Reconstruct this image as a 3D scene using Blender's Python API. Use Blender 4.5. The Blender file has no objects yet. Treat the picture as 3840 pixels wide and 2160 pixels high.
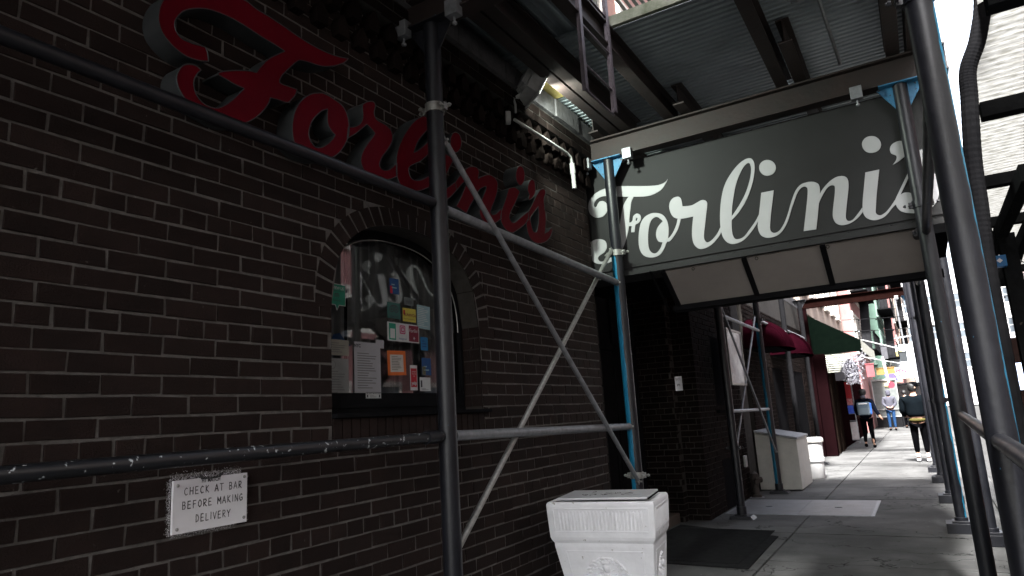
import bpy, math, random
from math import pi, sin, cos, radians
from mathutils import Vector, Matrix
from mathutils.geometry import tessellate_polygon
random.seed(7)
S=bpy.context.scene
C=S.collection
# ---------------- camera, world, sun, exposure ----------------
YAW,PIT,ROL=.5337,.1906,-.0597
fw=Vector((-sin(YAW)*cos(PIT),cos(YAW)*cos(PIT),sin(PIT)))
r0=Vector((cos(YAW),sin(YAW),0)); u0=r0.cross(fw)
rr=cos(ROL)*r0+sin(ROL)*u0; uu=-sin(ROL)*r0+cos(ROL)*u0
cd=bpy.data.cameras.new('camera'); cam=bpy.data.objects.new('camera',cd); C.objects.link(cam)
cam.matrix_world=Matrix(((rr.x,uu.x,-fw.x,2.62),(rr.y,uu.y,-fw.y,0),(rr.z,uu.z,-fw.z,1.5),(0,0,0,1)))
cd.sensor_width=36; cd.lens=23.73; cd.clip_start=.05; cd.clip_end=600
cd.dof.use_dof=True; cd.dof.focus_distance=4.6; cd.dof.aperture_fstop=5.6
S.camera=cam
S.view_settings.view_transform='Standard'; S.view_settings.look='None'; S.view_settings.exposure=2.75; S.view_settings.gamma=1
SUN_EL,SUN_AZ=radians(57),radians(175)      # azimuth from +Y (down the street) towards +X (the roadway)
w=bpy.data.worlds.new('World'); S.world=w; w.use_nodes=True
nt=w.node_tree; bg=nt.nodes['Background']; sk=nt.nodes.new('ShaderNodeTexSky'); sk.sky_type='NISHITA'; sk.sun_disc=False
sk.sun_elevation=SUN_EL; sk.sun_rotation=SUN_AZ; sk.air_density=1.0; sk.dust_density=4; sk.ozone_density=.6
hs=nt.nodes.new('ShaderNodeHueSaturation'); hs.inputs['Saturation'].default_value=.42
nt.links.new(sk.outputs[0],hs.inputs['Color']); nt.links.new(hs.outputs[0],bg.inputs[0]); bg.inputs[1].default_value=.15
sd=bpy.data.lights.new('sun','SUN'); sd.energy=4.8; sd.angle=radians(8); sd.color=(1,.985,.96)
so=bpy.data.objects.new('sun',sd); C.objects.link(so)
dirv=Vector((sin(SUN_AZ)*cos(SUN_EL),cos(SUN_AZ)*cos(SUN_EL),sin(SUN_EL)))
so.rotation_euler=dirv.to_track_quat('Z','Y').to_euler()

# ---------------- helpers ----------------
def mat(name,col,col2=None,rough=.6,metal=0,scale=8,bump=0,bscale=60,isl=0,rough2=None,spec=.5,alpha=None,emit=None,chips=None,chipscale=20,chipth=.62,coat=0):
    m=bpy.data.materials.new(name); m.use_nodes=True; n=m.node_tree; b=n.nodes['Principled BSDF']; L=n.links.new
    tc=n.nodes.new('ShaderNodeTexCoord')
    nz=n.nodes.new('ShaderNodeTexNoise'); nz.inputs['Scale'].default_value=scale; nz.inputs['Detail'].default_value=6; nz.inputs['Roughness'].default_value=.65
    L(tc.outputs['Object'],nz.inputs['Vector'])
    cr=n.nodes.new('ShaderNodeValToRGB'); cr.color_ramp.elements[0].position=.32; cr.color_ramp.elements[1].position=.7
    col2=col2 or tuple(c*.75 for c in col)
    cr.color_ramp.elements[0].color=(*col2,1); cr.color_ramp.elements[1].color=(*col,1)
    L(nz.outputs['Fac'],cr.inputs[0]); out=cr.outputs[0]
    if isl:
        g=n.nodes.new('ShaderNodeNewGeometry'); mr=n.nodes.new('ShaderNodeMapRange'); mr.inputs[3].default_value=1-isl; mr.inputs[4].default_value=1+isl
        L(g.outputs['Random Per Island'],mr.inputs[0]); mx=n.nodes.new('ShaderNodeMix'); mx.data_type='RGBA'; mx.blend_type='MULTIPLY'; mx.inputs[0].default_value=1
        cb=n.nodes.new('ShaderNodeCombineColor'); 
        for i in range(3): L(mr.outputs[0],cb.inputs[i])
        L(out,mx.inputs[6]); L(cb.outputs[0],mx.inputs[7]); out=mx.outputs[2]
    if chips:
        n2=n.nodes.new('ShaderNodeTexNoise'); n2.inputs['Scale'].default_value=chipscale; n2.inputs['Detail'].default_value=5; n2.inputs['Distortion'].default_value=.6
        L(tc.outputs['Object'],n2.inputs['Vector'])
        gt=n.nodes.new('ShaderNodeMath'); gt.operation='GREATER_THAN'; gt.inputs[1].default_value=chipth; L(n2.outputs['Fac'],gt.inputs[0])
        mx=n.nodes.new('ShaderNodeMix'); mx.data_type='RGBA'; L(gt.outputs[0],mx.inputs[0]); L(out,mx.inputs[6]); mx.inputs[7].default_value=(*chips,1); out=mx.outputs[2]
    L(out,b.inputs['Base Color'])
    b.inputs['Metallic'].default_value=metal; b.inputs['Specular IOR Level'].default_value=spec
    if coat: b.inputs['Coat Weight'].default_value=coat
    rr_=n.nodes.new('ShaderNodeMapRange'); rr_.inputs[3].default_value=rough; rr_.inputs[4].default_value=rough2 if rough2 is not None else min(1,rough+.18)
    L(nz.outputs['Fac'],rr_.inputs[0]); L(rr_.outputs[0],b.inputs['Roughness'])
    if bump:
        n3=n.nodes.new('ShaderNodeTexNoise'); n3.inputs['Scale'].default_value=bscale; n3.inputs['Detail'].default_value=5
        L(tc.outputs['Object'],n3.inputs['Vector']); bp=n.nodes.new('ShaderNodeBump'); bp.inputs['Strength'].default_value=bump; bp.inputs['Distance'].default_value=.01
        L(n3.outputs['Fac'],bp.inputs['Height']); L(bp.outputs[0],b.inputs['Normal'])
    if emit: b.inputs['Emission Color'].default_value=(*emit[0],1); b.inputs['Emission Strength'].default_value=emit[1]
    return m
class MB:
    def __init__(s): s.v=[];s.f=[];s.m=[];s.k=0
    def face(s,pts,mi=None):
        i=len(s.v); s.v+= [tuple(p) for p in pts]; s.f.append(tuple(range(i,i+len(pts)))); s.m.append(s.k if mi is None else mi); return s
    def add(s,vs,fs,mi=None):
        i=len(s.v); s.v+=[tuple(p) for p in vs]
        for f in fs: s.f.append(tuple(i+a for a in f)); s.m.append(s.k if mi is None else mi)
        return s
    def box(s,x0,x1,y0,y1,z0,z1,M=None,mi=None):
        vs=[Vector((x,y,z)) for z in (z0,z1) for y in (y0,y1) for x in (x0,x1)]
        if M: vs=[M@v for v in vs]
        return s.add(vs,[(0,2,3,1),(4,5,7,6),(0,1,5,4),(2,6,7,3),(0,4,6,2),(1,3,7,5)],mi)
    def beam(s,p0,p1,wd,h,mi=None,up=(0,0,1)):
        p0=Vector(p0);p1=Vector(p1);d=(p1-p0).normalized();u=Vector(up)
        a=d.cross(u); 
        if a.length<1e-4: a=Vector((1,0,0))
        a.normalize(); u=a.cross(d)
        vs=[p+a*sx*wd/2+u*sz*h/2 for p in (p0,p1) for sz in (-1,1) for sx in (-1,1)]
        return s.add(vs,[(0,2,3,1),(4,5,7,6),(0,1,5,4),(2,6,7,3),(0,4,6,2),(1,3,7,5)],mi)
    def tube(s,pts,r,n=16,mi=None,caps=True):
        pts=[Vector(p) for p in pts]; rs=r if isinstance(r,(list,tuple)) else [r]*len(pts); vs=[];prev=None
        for i,p in enumerate(pts):
            d=(pts[min(i+1,len(pts)-1)]-pts[max(i-1,0)]).normalized()
            if prev is None: a=d.cross(Vector((0,0,1)) if abs(d.z)<.9 else Vector((1,0,0))).normalized()
            else: a=(prev-d*prev.dot(d)).normalized()
            prev=a; b=d.cross(a)
            vs+=[p+(a*cos(2*pi*k/n)+b*sin(2*pi*k/n))*rs[i] for k in range(n)]
        fs=[(i*n+k,i*n+(k+1)%n,(i+1)*n+(k+1)%n,(i+1)*n+k) for i in range(len(pts)-1) for k in range(n)]
        if caps: fs+= [tuple(range(n-1,-1,-1)),tuple((len(pts)-1)*n+k for k in range(n))]
        return s.add(vs,fs,mi)
    def lathe(s,c,prof,n=24,mi=None,M=None):
        vs=[Vector((c[0]+r*cos(2*pi*k/n),c[1]+r*sin(2*pi*k/n),c[2]+z)) for r,z in prof for k in range(n)]
        if M: vs=[M@v for v in vs]
        fs=[(i*n+k,i*n+(k+1)%n,(i+1)*n+(k+1)%n,(i+1)*n+k) for i in range(len(prof)-1) for k in range(n)]
        return s.add(vs,fs,mi)
    def prism(s,loops,fn,w0,w1,side_mi=None,mi=None,back=True):
        tr=tessellate_polygon([[Vector((a,b,0)) for a,b in l] for l in loops]); flat=[p for l in loops for p in l]; N=len(flat)
        def ar(l): return sum(l[i][0]*l[(i+1)%len(l)][1]-l[(i+1)%len(l)][0]*l[i][1] for i in range(len(l)))
        vs=[fn(a,b,w1) for a,b in flat]; 
        fs=[]
        for t in tr:
            a,b,c=[flat[i] for i in t]
            fs.append(tuple(t) if (b[0]-a[0])*(c[1]-a[1])-(b[1]-a[1])*(c[0]-a[0])>0 else tuple(t)[::-1])
        s.add(vs,fs,mi)
        if back: s.add([fn(a,b,w0) for a,b in flat],[f[::-1] for f in fs],mi)
        for li,l in enumerate(loops):
            if (ar(l)>0)!=(li==0): l=l[::-1]
            n=len(l); vs=[fn(a,b,w0) for a,b in l]+[fn(a,b,w1) for a,b in l]
            s.add(vs,[(i,(i+1)%n,n+(i+1)%n,n+i) for i in range(n)],side_mi if side_mi is not None else mi)
        return s
    def build(s,name,mats,parent=None,smooth=None,bevel=0):
        me=bpy.data.meshes.new(name); me.from_pydata(s.v,[],s.f); 
        if not isinstance(mats,(list,tuple)): mats=[mats]
        for m in mats: me.materials.append(m)
        for p,k in zip(me.polygons,s.m): p.material_index=min(k,len(mats)-1)
        o=bpy.data.objects.new(name,me); C.objects.link(o)
        if parent: o.parent=parent; o.matrix_parent_inverse=Matrix.Translation(-parent.location) if parent.rotation_euler.z==0 else parent.matrix_basis.inverted()
        if smooth:
            me.polygons.foreach_set('use_smooth',[True]*len(me.polygons)); me.set_sharp_from_angle(angle=radians(smooth))
        if bevel:
            b=o.modifiers.new('bevel','BEVEL'); b.width=bevel; b.segments=2; b.limit_method='ANGLE'; b.angle_limit=radians(40)
        return o
def tag(o,label=None,cat=None,group=None,kind=None):
    if label: o['label']=label
    if cat: o['category']=cat
    if group: o['group']=group
    if kind: o['kind']=kind
    return o
def thing(name,loc,label,cat,group=None):
    o=bpy.data.objects.new(name,None); o.empty_display_size=.1; o.location=loc; C.objects.link(o); return tag(o,label,cat,group)
def copy_tree(o,loc,label=None):
    c=o.copy(); C.objects.link(c); c.location=loc
    for ch in [x for x in bpy.data.objects if x.parent==o]:
        d=ch.copy(); C.objects.link(d); d.parent=c; d.matrix_parent_inverse=ch.matrix_parent_inverse.copy()
        for g in [x for x in bpy.data.objects if x.parent==ch]:
            e=g.copy(); C.objects.link(e); e.parent=d; e.matrix_parent_inverse=g.matrix_parent_inverse.copy()
    if label: c['label']=label
    return c
def smooth_loop(pts,n=4):
    P=[p[:2] for p in pts]; sh=[len(p)>2 for p in pts]; N=len(P); out=[]
    for i in range(N):
        p0,p1,p2,p3=P[i-1],P[i],P[(i+1)%N],P[(i+2)%N]
        if sh[i]: p0=p1
        if sh[(i+1)%N]: p3=p2
        for k in range(n):
            t=k/n; out.append(tuple(.5*(2*p1[j]+(p2[j]-p0[j])*t+(2*p0[j]-5*p1[j]+4*p2[j]-p3[j])*t*t+(3*p1[j]-p0[j]-3*p2[j]+p3[j])*t**3) for j in (0,1)))
    return out
def text(body,size,fn,name,m,parent,align='CENTER',depth=.0006,shear=0,sx=1,wt=0):
    cu=bpy.data.curves.new(name,'FONT'); cu.body=body; cu.size=size; cu.align_x=align; cu.align_y='CENTER'; cu.shear=shear; cu.offset=wt; cu.resolution_u=3
    t=bpy.data.objects.new('t',cu); C.objects.link(t); dg=bpy.context.evaluated_depsgraph_get(); me=bpy.data.meshes.new_from_object(t.evaluated_get(dg)); bpy.data.objects.remove(t)
    for v in me.vertices: v.co=fn(v.co.x*sx,v.co.y,depth)
    me.materials.clear(); me.materials.append(m); me.name=name
    o=bpy.data.objects.new(name,me); C.objects.link(o)
    if parent: o.parent=parent; o.matrix_parent_inverse=Matrix.Translation(-parent.location)
    return o
# ---------------- materials ----------------
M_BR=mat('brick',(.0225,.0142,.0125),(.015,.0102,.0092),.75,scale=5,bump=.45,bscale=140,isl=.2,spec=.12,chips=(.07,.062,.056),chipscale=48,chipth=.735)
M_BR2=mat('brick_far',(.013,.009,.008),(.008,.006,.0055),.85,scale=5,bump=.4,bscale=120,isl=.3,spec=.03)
M_MO=mat('mortar',(.15,.141,.133),(.075,.070,.066),.95,scale=14,bump=.6,bscale=90,spec=.2)
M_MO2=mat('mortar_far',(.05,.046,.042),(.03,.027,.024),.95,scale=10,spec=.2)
M_BLK=mat('black_paint',(.0125,.013,.0175),(.0075,.008,.011),.34,scale=9,bump=.12,bscale=45,chips=(.05,.16,.26),chipscale=34,chipth=.76,spec=.42)
M_BLK2=mat('chipped_black_paint',(.014,.015,.019),(.009,.01,.012),.3,scale=7,bump=.1,bscale=45,chips=(.5,.54,.56),chipscale=40,chipth=.645,spec=.6)
M_GALV=mat('galvanised_steel',(.30,.31,.33),(.17,.175,.185),.42,.55,scale=16,bump=.1,bscale=60)
M_STEEL=mat('bright_steel',(.42,.42,.4),(.25,.25,.24),.35,.7,scale=30)
M_BLUE=mat('blue_paint',(.02,.17,.32),(.012,.10,.2),.45,scale=14,bump=.2,bscale=60,chips=(.03,.025,.025),chipscale=28,chipth=.64)
M_RED=mat('red_primer_beam',(.021,.0095,.008),(.009,.006,.0055),.6,scale=4,bump=.25,bscale=30)
M_DARK=mat('near_black',(.012,.012,.013),(.008,.008,.009),.5,scale=6)
M_DECK=mat('galvanised_deck',(.30,.34,.36),(.22,.25,.265),.33,.35,scale=3,bump=.08,bscale=20)
M_WHITE=mat('white_plaster',(.84,.84,.86),(.74,.74,.76),.6,scale=7,bump=.35,bscale=26,chips=(.40,.385,.35),chipscale=24,chipth=.705)
M_SIGNW=mat('white_sign_metal',(.80,.79,.82),(.72,.71,.74),.45,scale=6)
M_INK=mat('black_ink',(.02,.02,.022),(.05,.05,.05),.7,scale=30)
M_LET=mat('white_vinyl',(.42,.42,.43),(.38,.38,.39),.5,scale=5)
M_PANEL=mat('charcoal_panel',(.0255,.0255,.0262),(.0205,.0205,.021),.55,scale=3,spec=.2)
M_SOFF=mat('soffit_plastic',(.34,.305,.28),(.28,.25,.23),.5,scale=2.5)
M_REDF=mat('red_acrylic',(.105,.0006,.007),(.08,.0005,.0055),.5,scale=3,spec=.08)
M_RET=mat('dark_return_metal',(.055,.06,.063),(.033,.036,.039),.45,.3,scale=6)
M_CONC=mat('sidewalk_concrete',(.098,.098,.097),(.060,.060,.060),.85,scale=2.2,spec=.12,bump=.35,bscale=70,chips=(.145,.144,.142),chipscale=7,chipth=.74)
def gum(m):
    n=m.node_tree; L=n.links.new; b=n.nodes['Principled BSDF']; src=b.inputs['Base Color'].links[0].from_socket; tc=n.nodes.new('ShaderNodeTexCoord')
    for sc,th,col in ((5.5,.10,(.028,.027,.026,1)),(9,.07,(.21,.21,.2,1))):
        v=n.nodes.new('ShaderNodeTexVoronoi'); v.inputs['Scale'].default_value=sc; v.inputs['Randomness'].default_value=1; L(tc.outputs['Object'],v.inputs['Vector'])
        lt=n.nodes.new('ShaderNodeMath'); lt.operation='LESS_THAN'; lt.inputs[1].default_value=th; L(v.outputs['Distance'],lt.inputs[0])
        sp=n.nodes.new('ShaderNodeSeparateColor'); L(v.outputs['Color'],sp.inputs[0]); g2=n.nodes.new('ShaderNodeMath'); g2.operation='GREATER_THAN'; g2.inputs[1].default_value=.62; L(sp.outputs[0],g2.inputs[0])
        ml=n.nodes.new('ShaderNodeMath'); ml.operation='MULTIPLY'; L(lt.outputs[0],ml.inputs[0]); L(g2.outputs[0],ml.inputs[1]); m8=n.nodes.new('ShaderNodeMath'); m8.operation='MULTIPLY'; m8.inputs[1].default_value=.7; L(ml.outputs[0],m8.inputs[0])
        mx=n.nodes.new('ShaderNodeMix'); mx.data_type='RGBA'; mx.inputs[7].default_value=col; L(m8.outputs[0],mx.inputs[0]); L(src,mx.inputs[6]); src=mx.outputs[2]
    # broad stains and hairline cracks
    v=n.nodes.new('ShaderNodeTexVoronoi'); v.feature='DISTANCE_TO_EDGE'; v.inputs['Scale'].default_value=.55; nz=n.nodes.new('ShaderNodeTexNoise'); nz.inputs['Scale'].default_value=2.5; nz.inputs['Detail'].default_value=6; va=n.nodes.new('ShaderNodeVectorMath'); va.operation='ADD'; L(tc.outputs['Object'],nz.inputs[0]); L(tc.outputs['Object'],va.inputs[0]); L(nz.outputs['Color'],va.inputs[1]); L(va.outputs[0],v.inputs['Vector'])
    lt=n.nodes.new('ShaderNodeMath'); lt.operation='LESS_THAN'; lt.inputs[1].default_value=.0045; L(v.outputs['Distance'],lt.inputs[0]); mx=n.nodes.new('ShaderNodeMix'); mx.data_type='RGBA'; mx.inputs[7].default_value=(.02,.02,.02,1); L(lt.outputs[0],mx.inputs[0]); L(src,mx.inputs[6]); src=mx.outputs[2]
    n4=n.nodes.new('ShaderNodeTexNoise'); n4.inputs['Scale'].default_value=.9; n4.inputs['Detail'].default_value=4; L(tc.outputs['Object'],n4.inputs[0]); mr=n.nodes.new('ShaderNodeMapRange'); mr.inputs[1].default_value=.35; mr.inputs[2].default_value=.65; mr.inputs[3].default_value=.68; mr.inputs[4].default_value=1.25; L(n4.outputs[0],mr.inputs[0]); cb=n.nodes.new('ShaderNodeCombineColor')
    for i in range(3): L(mr.outputs[0],cb.inputs[i])
    mx=n.nodes.new('ShaderNodeMix'); mx.data_type='RGBA'; mx.blend_type='MULTIPLY'; mx.inputs[0].default_value=1; L(src,mx.inputs[6]); L(cb.outputs[0],mx.inputs[7]); L(mx.outputs[2],b.inputs['Base Color'])
gum(M_CONC)
M_ASPH=mat('asphalt',(.07,.07,.07),(.04,.04,.04),.9,scale=6,bump=.5,bscale=120)
M_RUB=mat('black_rubber',(.022,.022,.023),(.014,.014,.015),.75,scale=12,bump=.3,bscale=200)
M_WOODY=mat('yellow_plywood',(.42,.34,.12),(.26,.2,.07),.7,scale=9,bump=.2,bscale=40)
M_MAROON=mat('maroon_canvas',(.009,.001,.0026),(.006,.0008,.0018),.9,scale=6,spec=.1)
M_CREAM=mat('cream_metal',(.48,.47,.43),(.38,.37,.34),.5,scale=5)
WHITE=[[[(811,3668,1),(784,3644),(734,3632),(653,3637),(465,3678),(348,3706),(229,3719),(139,3720),(56,3696),(-2,3653),(-32,3599),(-37,3548),(-21,3493),(16,3455),(55,3439),(113,3439),(156,3473),(173,3520),(164,3564),(136,3594),(97,3601),(71,3581),(57,3558),(39,3553),(27,3573),(34,3602),(59,3630),(105,3646),(158,3644),(226,3630),(338,3598),(403,3583,1),(371,3548),(336,3493),(306,3399),(273,3280),(237,3179),(219,3124),(188,3064),(126,3004),(62,2980),(27,3002),(25,3030),(46,3048),(97,3072),(125,3113),(127,3158),(100,3197),(35,3217),(-33,3205),(-70,3157),(-78,3103),(-57,3032),(-9,2978),(69,2954),(165,2965),(230,3007),(297,3085),(350,3195),(377,3284),(393,3381),(411,3460),(426,3524),(453,3571,1),(578,3546),(660,3550),(737,3578),(782,3624)]],[[(209,3321,1),(285,3322),(337,3323),(383,3320),(403,3319),(421,3338),(431,3373),(462,3393),(491,3385),(507,3357),(501,3321),(473,3294),(447,3287),(435,3248),(428,3215,1),(395,3219,1),(400,3255),(405,3279),(380,3285),(333,3288),(282,3288),(212,3282,1)],[(467,3355),(471,3340),(462,3323),(452,3327),(457,3344)]],[[(661,3360),(609,3364),(549,3344),(507,3299),(481,3231),(464,3144),(461,3063),(477,3000),(510,2958),(565,2935),(621,2934),(672,2957),(713,3009),(740,3058),(766,3059),(814,3101),(860,3164),(897,3253,1),(865,3260,1),(847,3206),(811,3142),(775,3101),(753,3089,1),(765,3143),(769,3214),(754,3281),(719,3333)],[(673,3316),(641,3319),(606,3295),(578,3236),(560,3142),(555,3062),(564,3004),(597,2970),(633,2972),(674,3012),(697,3061,1),(660,3075),(642,3118),(644,3166),(662,3211),(698,3248),(718,3260,1),(713,3277)]],[[(889,3473),(845,3469),(812,3440),(797,3394),(803,3337),(825,3288),(866,3261),(912,3252),(958,3250),(1015,3252,1),(1003,3200),(988,3124),(982,3047),(994,2982),(1031,2938),(1075,2930),(1128,2942),(1184,2978),(1226,3019),(1250,3053,1),(1248,3100,1),(1215,3048),(1173,3007),(1133,2983),(1107,2986),(1091,3018),(1094,3064),(1110,3139),(1132,3236),(1153,3325),(1154,3360),(1134,3383),(1104,3389),(1064,3376),(1017,3361),(970,3362),(923,3370,1),(922,3416),(914,3453)]],[[(1580,3681),(1540,3681),(1483,3655),(1419,3600),(1359,3529),(1317,3453),(1286,3358),(1264,3254),(1251,3149),(1250,3065),(1261,3001),(1291,2950),(1335,2925),(1389,2926),(1448,2950),(1511,3006),(1560,3063),(1588,3106,1),(1597,3153,1),(1557,3094),(1500,3030),(1444,2974),(1400,2960),(1365,2968),(1348,3007),(1347,3068),(1355,3147,1),(1398,3180),(1454,3237),(1515,3323),(1566,3426),(1599,3525),(1612,3607),(1602,3659)],[(1564,3642),(1522,3621),(1479,3562),(1432,3472),(1398,3364),(1373,3262),(1360,3180,1),(1428,3258),(1498,3357),(1550,3468),(1575,3554),(1578,3607)]],[[(1786,3538),(1783,3571),(1767,3601),(1741,3622),(1711,3630),(1681,3623),(1658,3603),(1648,3573),(1651,3540),(1667,3510),(1693,3489),(1724,3482),(1753,3489),(1775,3509)]],[[(1742,3339,1),(1637,3340,1),(1617,3248),(1594,3148),(1572,3055),(1573,3002),(1591,2954),(1636,2926),(1690,2924),(1739,2940),(1785,2983),(1826,3047),(1864,3135),(1901,3215),(1928,3268),(1959,3305),(1987,3316),(2006,3309),(2015,3289),(2008,3235),(1990,3152),(1964,3041),(1936,2927,1),(2036,2924,1),(2056,3007),(2086,3145,1),(2112,3190),(2152,3246),(2187,3275),(2216,3274),(2226,3258),(2218,3202),(2198,3120),(2180,3039),(2177,2993),(2190,2951),(2221,2924),(2257,2918),(2307,2928),(2360,2959),(2400,2999,1),(2403,3037,1),(2365,2993),(2323,2952),(2294,2944),(2277,2955),(2272,2984),(2284,3045),(2306,3139),(2328,3234),(2332,3290),(2319,3323),(2290,3339),(2246,3339),(2199,3318),(2157,3285),(2124,3252),(2105,3224,1),(2110,3270),(2106,3307),(2086,3330),(2056,3344),(2011,3348),(1963,3337),(1922,3299),(1892,3247),(1864,3186),(1831,3105),(1790,3025),(1743,2969),(1701,2957),(1676,2975),(1670,3005),(1678,3056),(1699,3155),(1720,3240)]],[[(2612,3535),(2609,3568),(2594,3598),(2569,3619),(2539,3627),(2510,3621),(2487,3601),(2476,3572),(2479,3539),(2494,3508),(2519,3487),(2549,3480),(2578,3486),(2601,3506)]],[[(2569,3327,1),(2467,3327,1),(2442,3217),(2419,3116),(2405,3035),(2404,2987),(2422,2945),(2465,2916),(2512,2914),(2562,2936),(2610,2984),(2644,3014,1),(2650,3058,1),(2586,2982),(2547,2953),(2517,2946),(2494,2971),(2502,3028),(2522,3128),(2545,3227)]],[[(2780,3514),(2747,3529),(2712,3526),(2683,3509),(2668,3478),(2671,3445),(2686,3428),(2702,3416),(2705,3398),(2695,3372),(2669,3343,1),(2711,3361),(2755,3388),(2795,3423),(2818,3465),(2806,3500)]],[[(2648,3058,1),(2695,3137),(2749,3227),(2776,3276),(2814,3342),(2855,3407),(2885,3419),(2897,3396),(2894,3366),(2881,3332),(2882,3304),(2919,3240),(2967,3141),(2952,3064),(2924,2983),(2872,2928),(2814,2907),(2764,2912),(2721,2922),(2673,2947),(2650,2982),(2642,3015,1)],[(2685,3084,1),(2726,3150),(2773,3231),(2816,3300),(2823,3230),(2832,3139),(2831,3058),(2806,2989),(2771,2960),(2741,2962),(2733,2985),(2751,3011),(2770,3034),(2768,3069),(2745,3089),(2712,3094)]]]
RED=[[[(1470,3227),(1472,3269),(1486,3317),(1515,3367),(1570,3419),(1649,3469),(1737,3505),(1807,3521),(1889,3539),(1955,3527),(2034,3525),(2115,3518),(2230,3506),(2320,3503),(2414,3509),(2500,3525),(2575,3548,1),(2533,3502),(2446,3444),(2369,3410),(2289,3395),(2230,3380),(2207,3365),(2173,3325),(2139,3281),(2112,3245),(2096,3209),(2107,3197),(2151,3201),(2207,3208,1),(2196,3174),(2173,3141),(2143,3111),(2086,3104),(2041,3095,1),(2033,3067),(1993,3001),(1934,2939),(1868,2897),(1799,2885),(1710,2898),(1646,2906),(1605,2914),(1580,2937),(1563,2970),(1560,3001),(1572,3039),(1591,3066),(1620,3083),(1649,3088),(1671,3079,1),(1654,3054),(1640,3019),(1640,2986),(1653,2954),(1679,2932),(1709,2923),(1749,2929),(1793,2959),(1842,3013),(1874,3057),(1894,3083,1),(1840,3083),(1794,3089),(1755,3092,1),(1755,3102,1),(1793,3128),(1862,3161),(1920,3184),(1958,3192,1),(1985,3236),(2026,3292),(2073,3337),(2127,3384,1),(2062,3390),(1983,3394),(1906,3403),(1833,3407),(1763,3402),(1696,3388),(1640,3362),(1590,3326),(1555,3279),(1542,3239),(1550,3206),(1575,3185),(1616,3184),(1662,3193),(1688,3197,1),(1700,3173),(1705,3137,1),(1665,3120),(1606,3112),(1557,3122),(1516,3144),(1488,3171),(1475,3201)]],[[(2342,3243),(2287,3210),(2233,3155),(2197,3092),(2179,3028),(2176,2967),(2189,2915),(2218,2890),(2260,2878),(2329,2878),(2408,2896),(2478,2941),(2526,3000),(2558,3058),(2571,3110),(2569,3167),(2551,3213),(2518,3243),(2470,3253),(2399,3260)],[(2413,3179,1),(2381,3160),(2347,3127),(2308,3076),(2287,3023),(2284,2982),(2303,2949),(2335,2935),(2374,2950),(2414,2982),(2449,3021),(2467,3050,1),(2438,3063),(2415,3092),(2410,3127)]],[[(2565,3130,1),(2615,3150),(2661,3186),(2682,3233),(2680,3287),(2684,3311),(2724,3344),(2772,3363),(2789,3344),(2777,3294),(2797,3260),(2866,3255),(2916,3242),(2933,3212),(2928,3169),(2890,3110),(2838,3043),(2812,2990),(2829,2965),(2864,2966),(2907,2988),(2968,3042,1),(2965,2960,1),(2926,2936),(2869,2910),(2792,2895),(2719,2894),(2674,2924),(2659,2967),(2677,3021),(2717,3083),(2759,3136),(2780,3169,1),(2747,3187),(2714,3200,1),(2660,3149),(2615,3106),(2556,3060,1)]],[[(2964,2959),(2962,3020),(2969,3099),(3010,3191),(3067,3280),(3142,3371),(3227,3439),(3323,3494),(3402,3507),(3436,3479),(3418,3408),(3364,3310),(3290,3213),(3202,3130),(3088,3058),(3078,3013),(3100,2983),(3147,2983),(3212,3009),(3298,3066),(3351,3110,1),(3346,3025,1),(3251,2963),(3159,2918),(3065,2900),(2998,2913)],[(3339,3403),(3290,3375),(3220,3305),(3168,3238),(3132,3162,1),(3190,3202),(3268,3272),(3322,3341)]],[[(3661,3408),(3657,3439),(3639,3459),(3613,3464),(3582,3454),(3554,3430),(3534,3397),(3525,3362),(3529,3332),(3546,3312),(3572,3306),(3602,3316),(3630,3339),(3651,3372)]],[[(3427,3255),(3490,3258),(3564,3258,1),(3502,3170),(3442,3078),(3412,3025),(3428,3002),(3484,3033),(3566,3090,1),(3576,3035,1),(3479,2953),(3405,2918),(3337,2922),(3314,2965),(3345,3051),(3385,3152)]],[[(3566,3090,1),(3632,3161),(3716,3233),(3778,3264),(3840,3274),(3864,3247),(3849,3194,1),(3909,3229),(3988,3264),(4065,3268),(4112,3236),(4099,3163),(4058,3089),(4019,3030),(3993,2980),(4019,2965),(4070,2986),(4146,3042,1),(4138,2965,1),(4075,2925),(4006,2892),(3941,2883),(3879,2893),(3846,2934),(3857,2990),(3894,3060),(3943,3134),(3949,3166,1),(3879,3129),(3823,3078),(3767,3009),(3723,2957),(3679,2897,1),(3564,2918,1),(3630,3004),(3685,3094),(3719,3151,1),(3657,3110),(3576,3035,1)]],[[(4540,3417),(4537,3452),(4520,3476),(4492,3484),(4460,3474),(4429,3449),(4406,3414),(4395,3375),(4397,3341),(4414,3318),(4440,3309),(4472,3318),(4504,3343),(4528,3378)]],[[(4281,3237),(4370,3268),(4443,3254,1),(4369,3155),(4285,3056),(4255,2998),(4287,2967),(4336,2978),(4402,3019),(4565,3123,1),(4557,3054,1),(4502,3008),(4406,2947),(4290,2887),(4207,2886),(4142,2922),(4127,2968),(4154,3038),(4209,3121),(4254,3204)]],[[(4645,3412),(4592,3363),(4571,3302),(4593,3267),(4576,3235),(4580,3219,1),(4652,3261),(4701,3323),(4704,3394),(4679,3415)]],[[(4568,3124,1),(4630,3194),(4709,3283),(4789,3361),(4850,3387),(4882,3364),(4843,3289),(4846,3212),(4856,3129),(4836,3040),(4815,2990,1),(4884,3022),(4949,3071,1),(4950,3029),(4889,2960),(4782,2904),(4655,2876),(4565,2895),(4520,2952),(4516,3018),(4547,3058)],[(4733,3202,1),(4648,3129),(4584,3067),(4593,3015),(4614,2972),(4660,2965),(4692,3002),(4723,3078),(4733,3149)]]]
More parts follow.
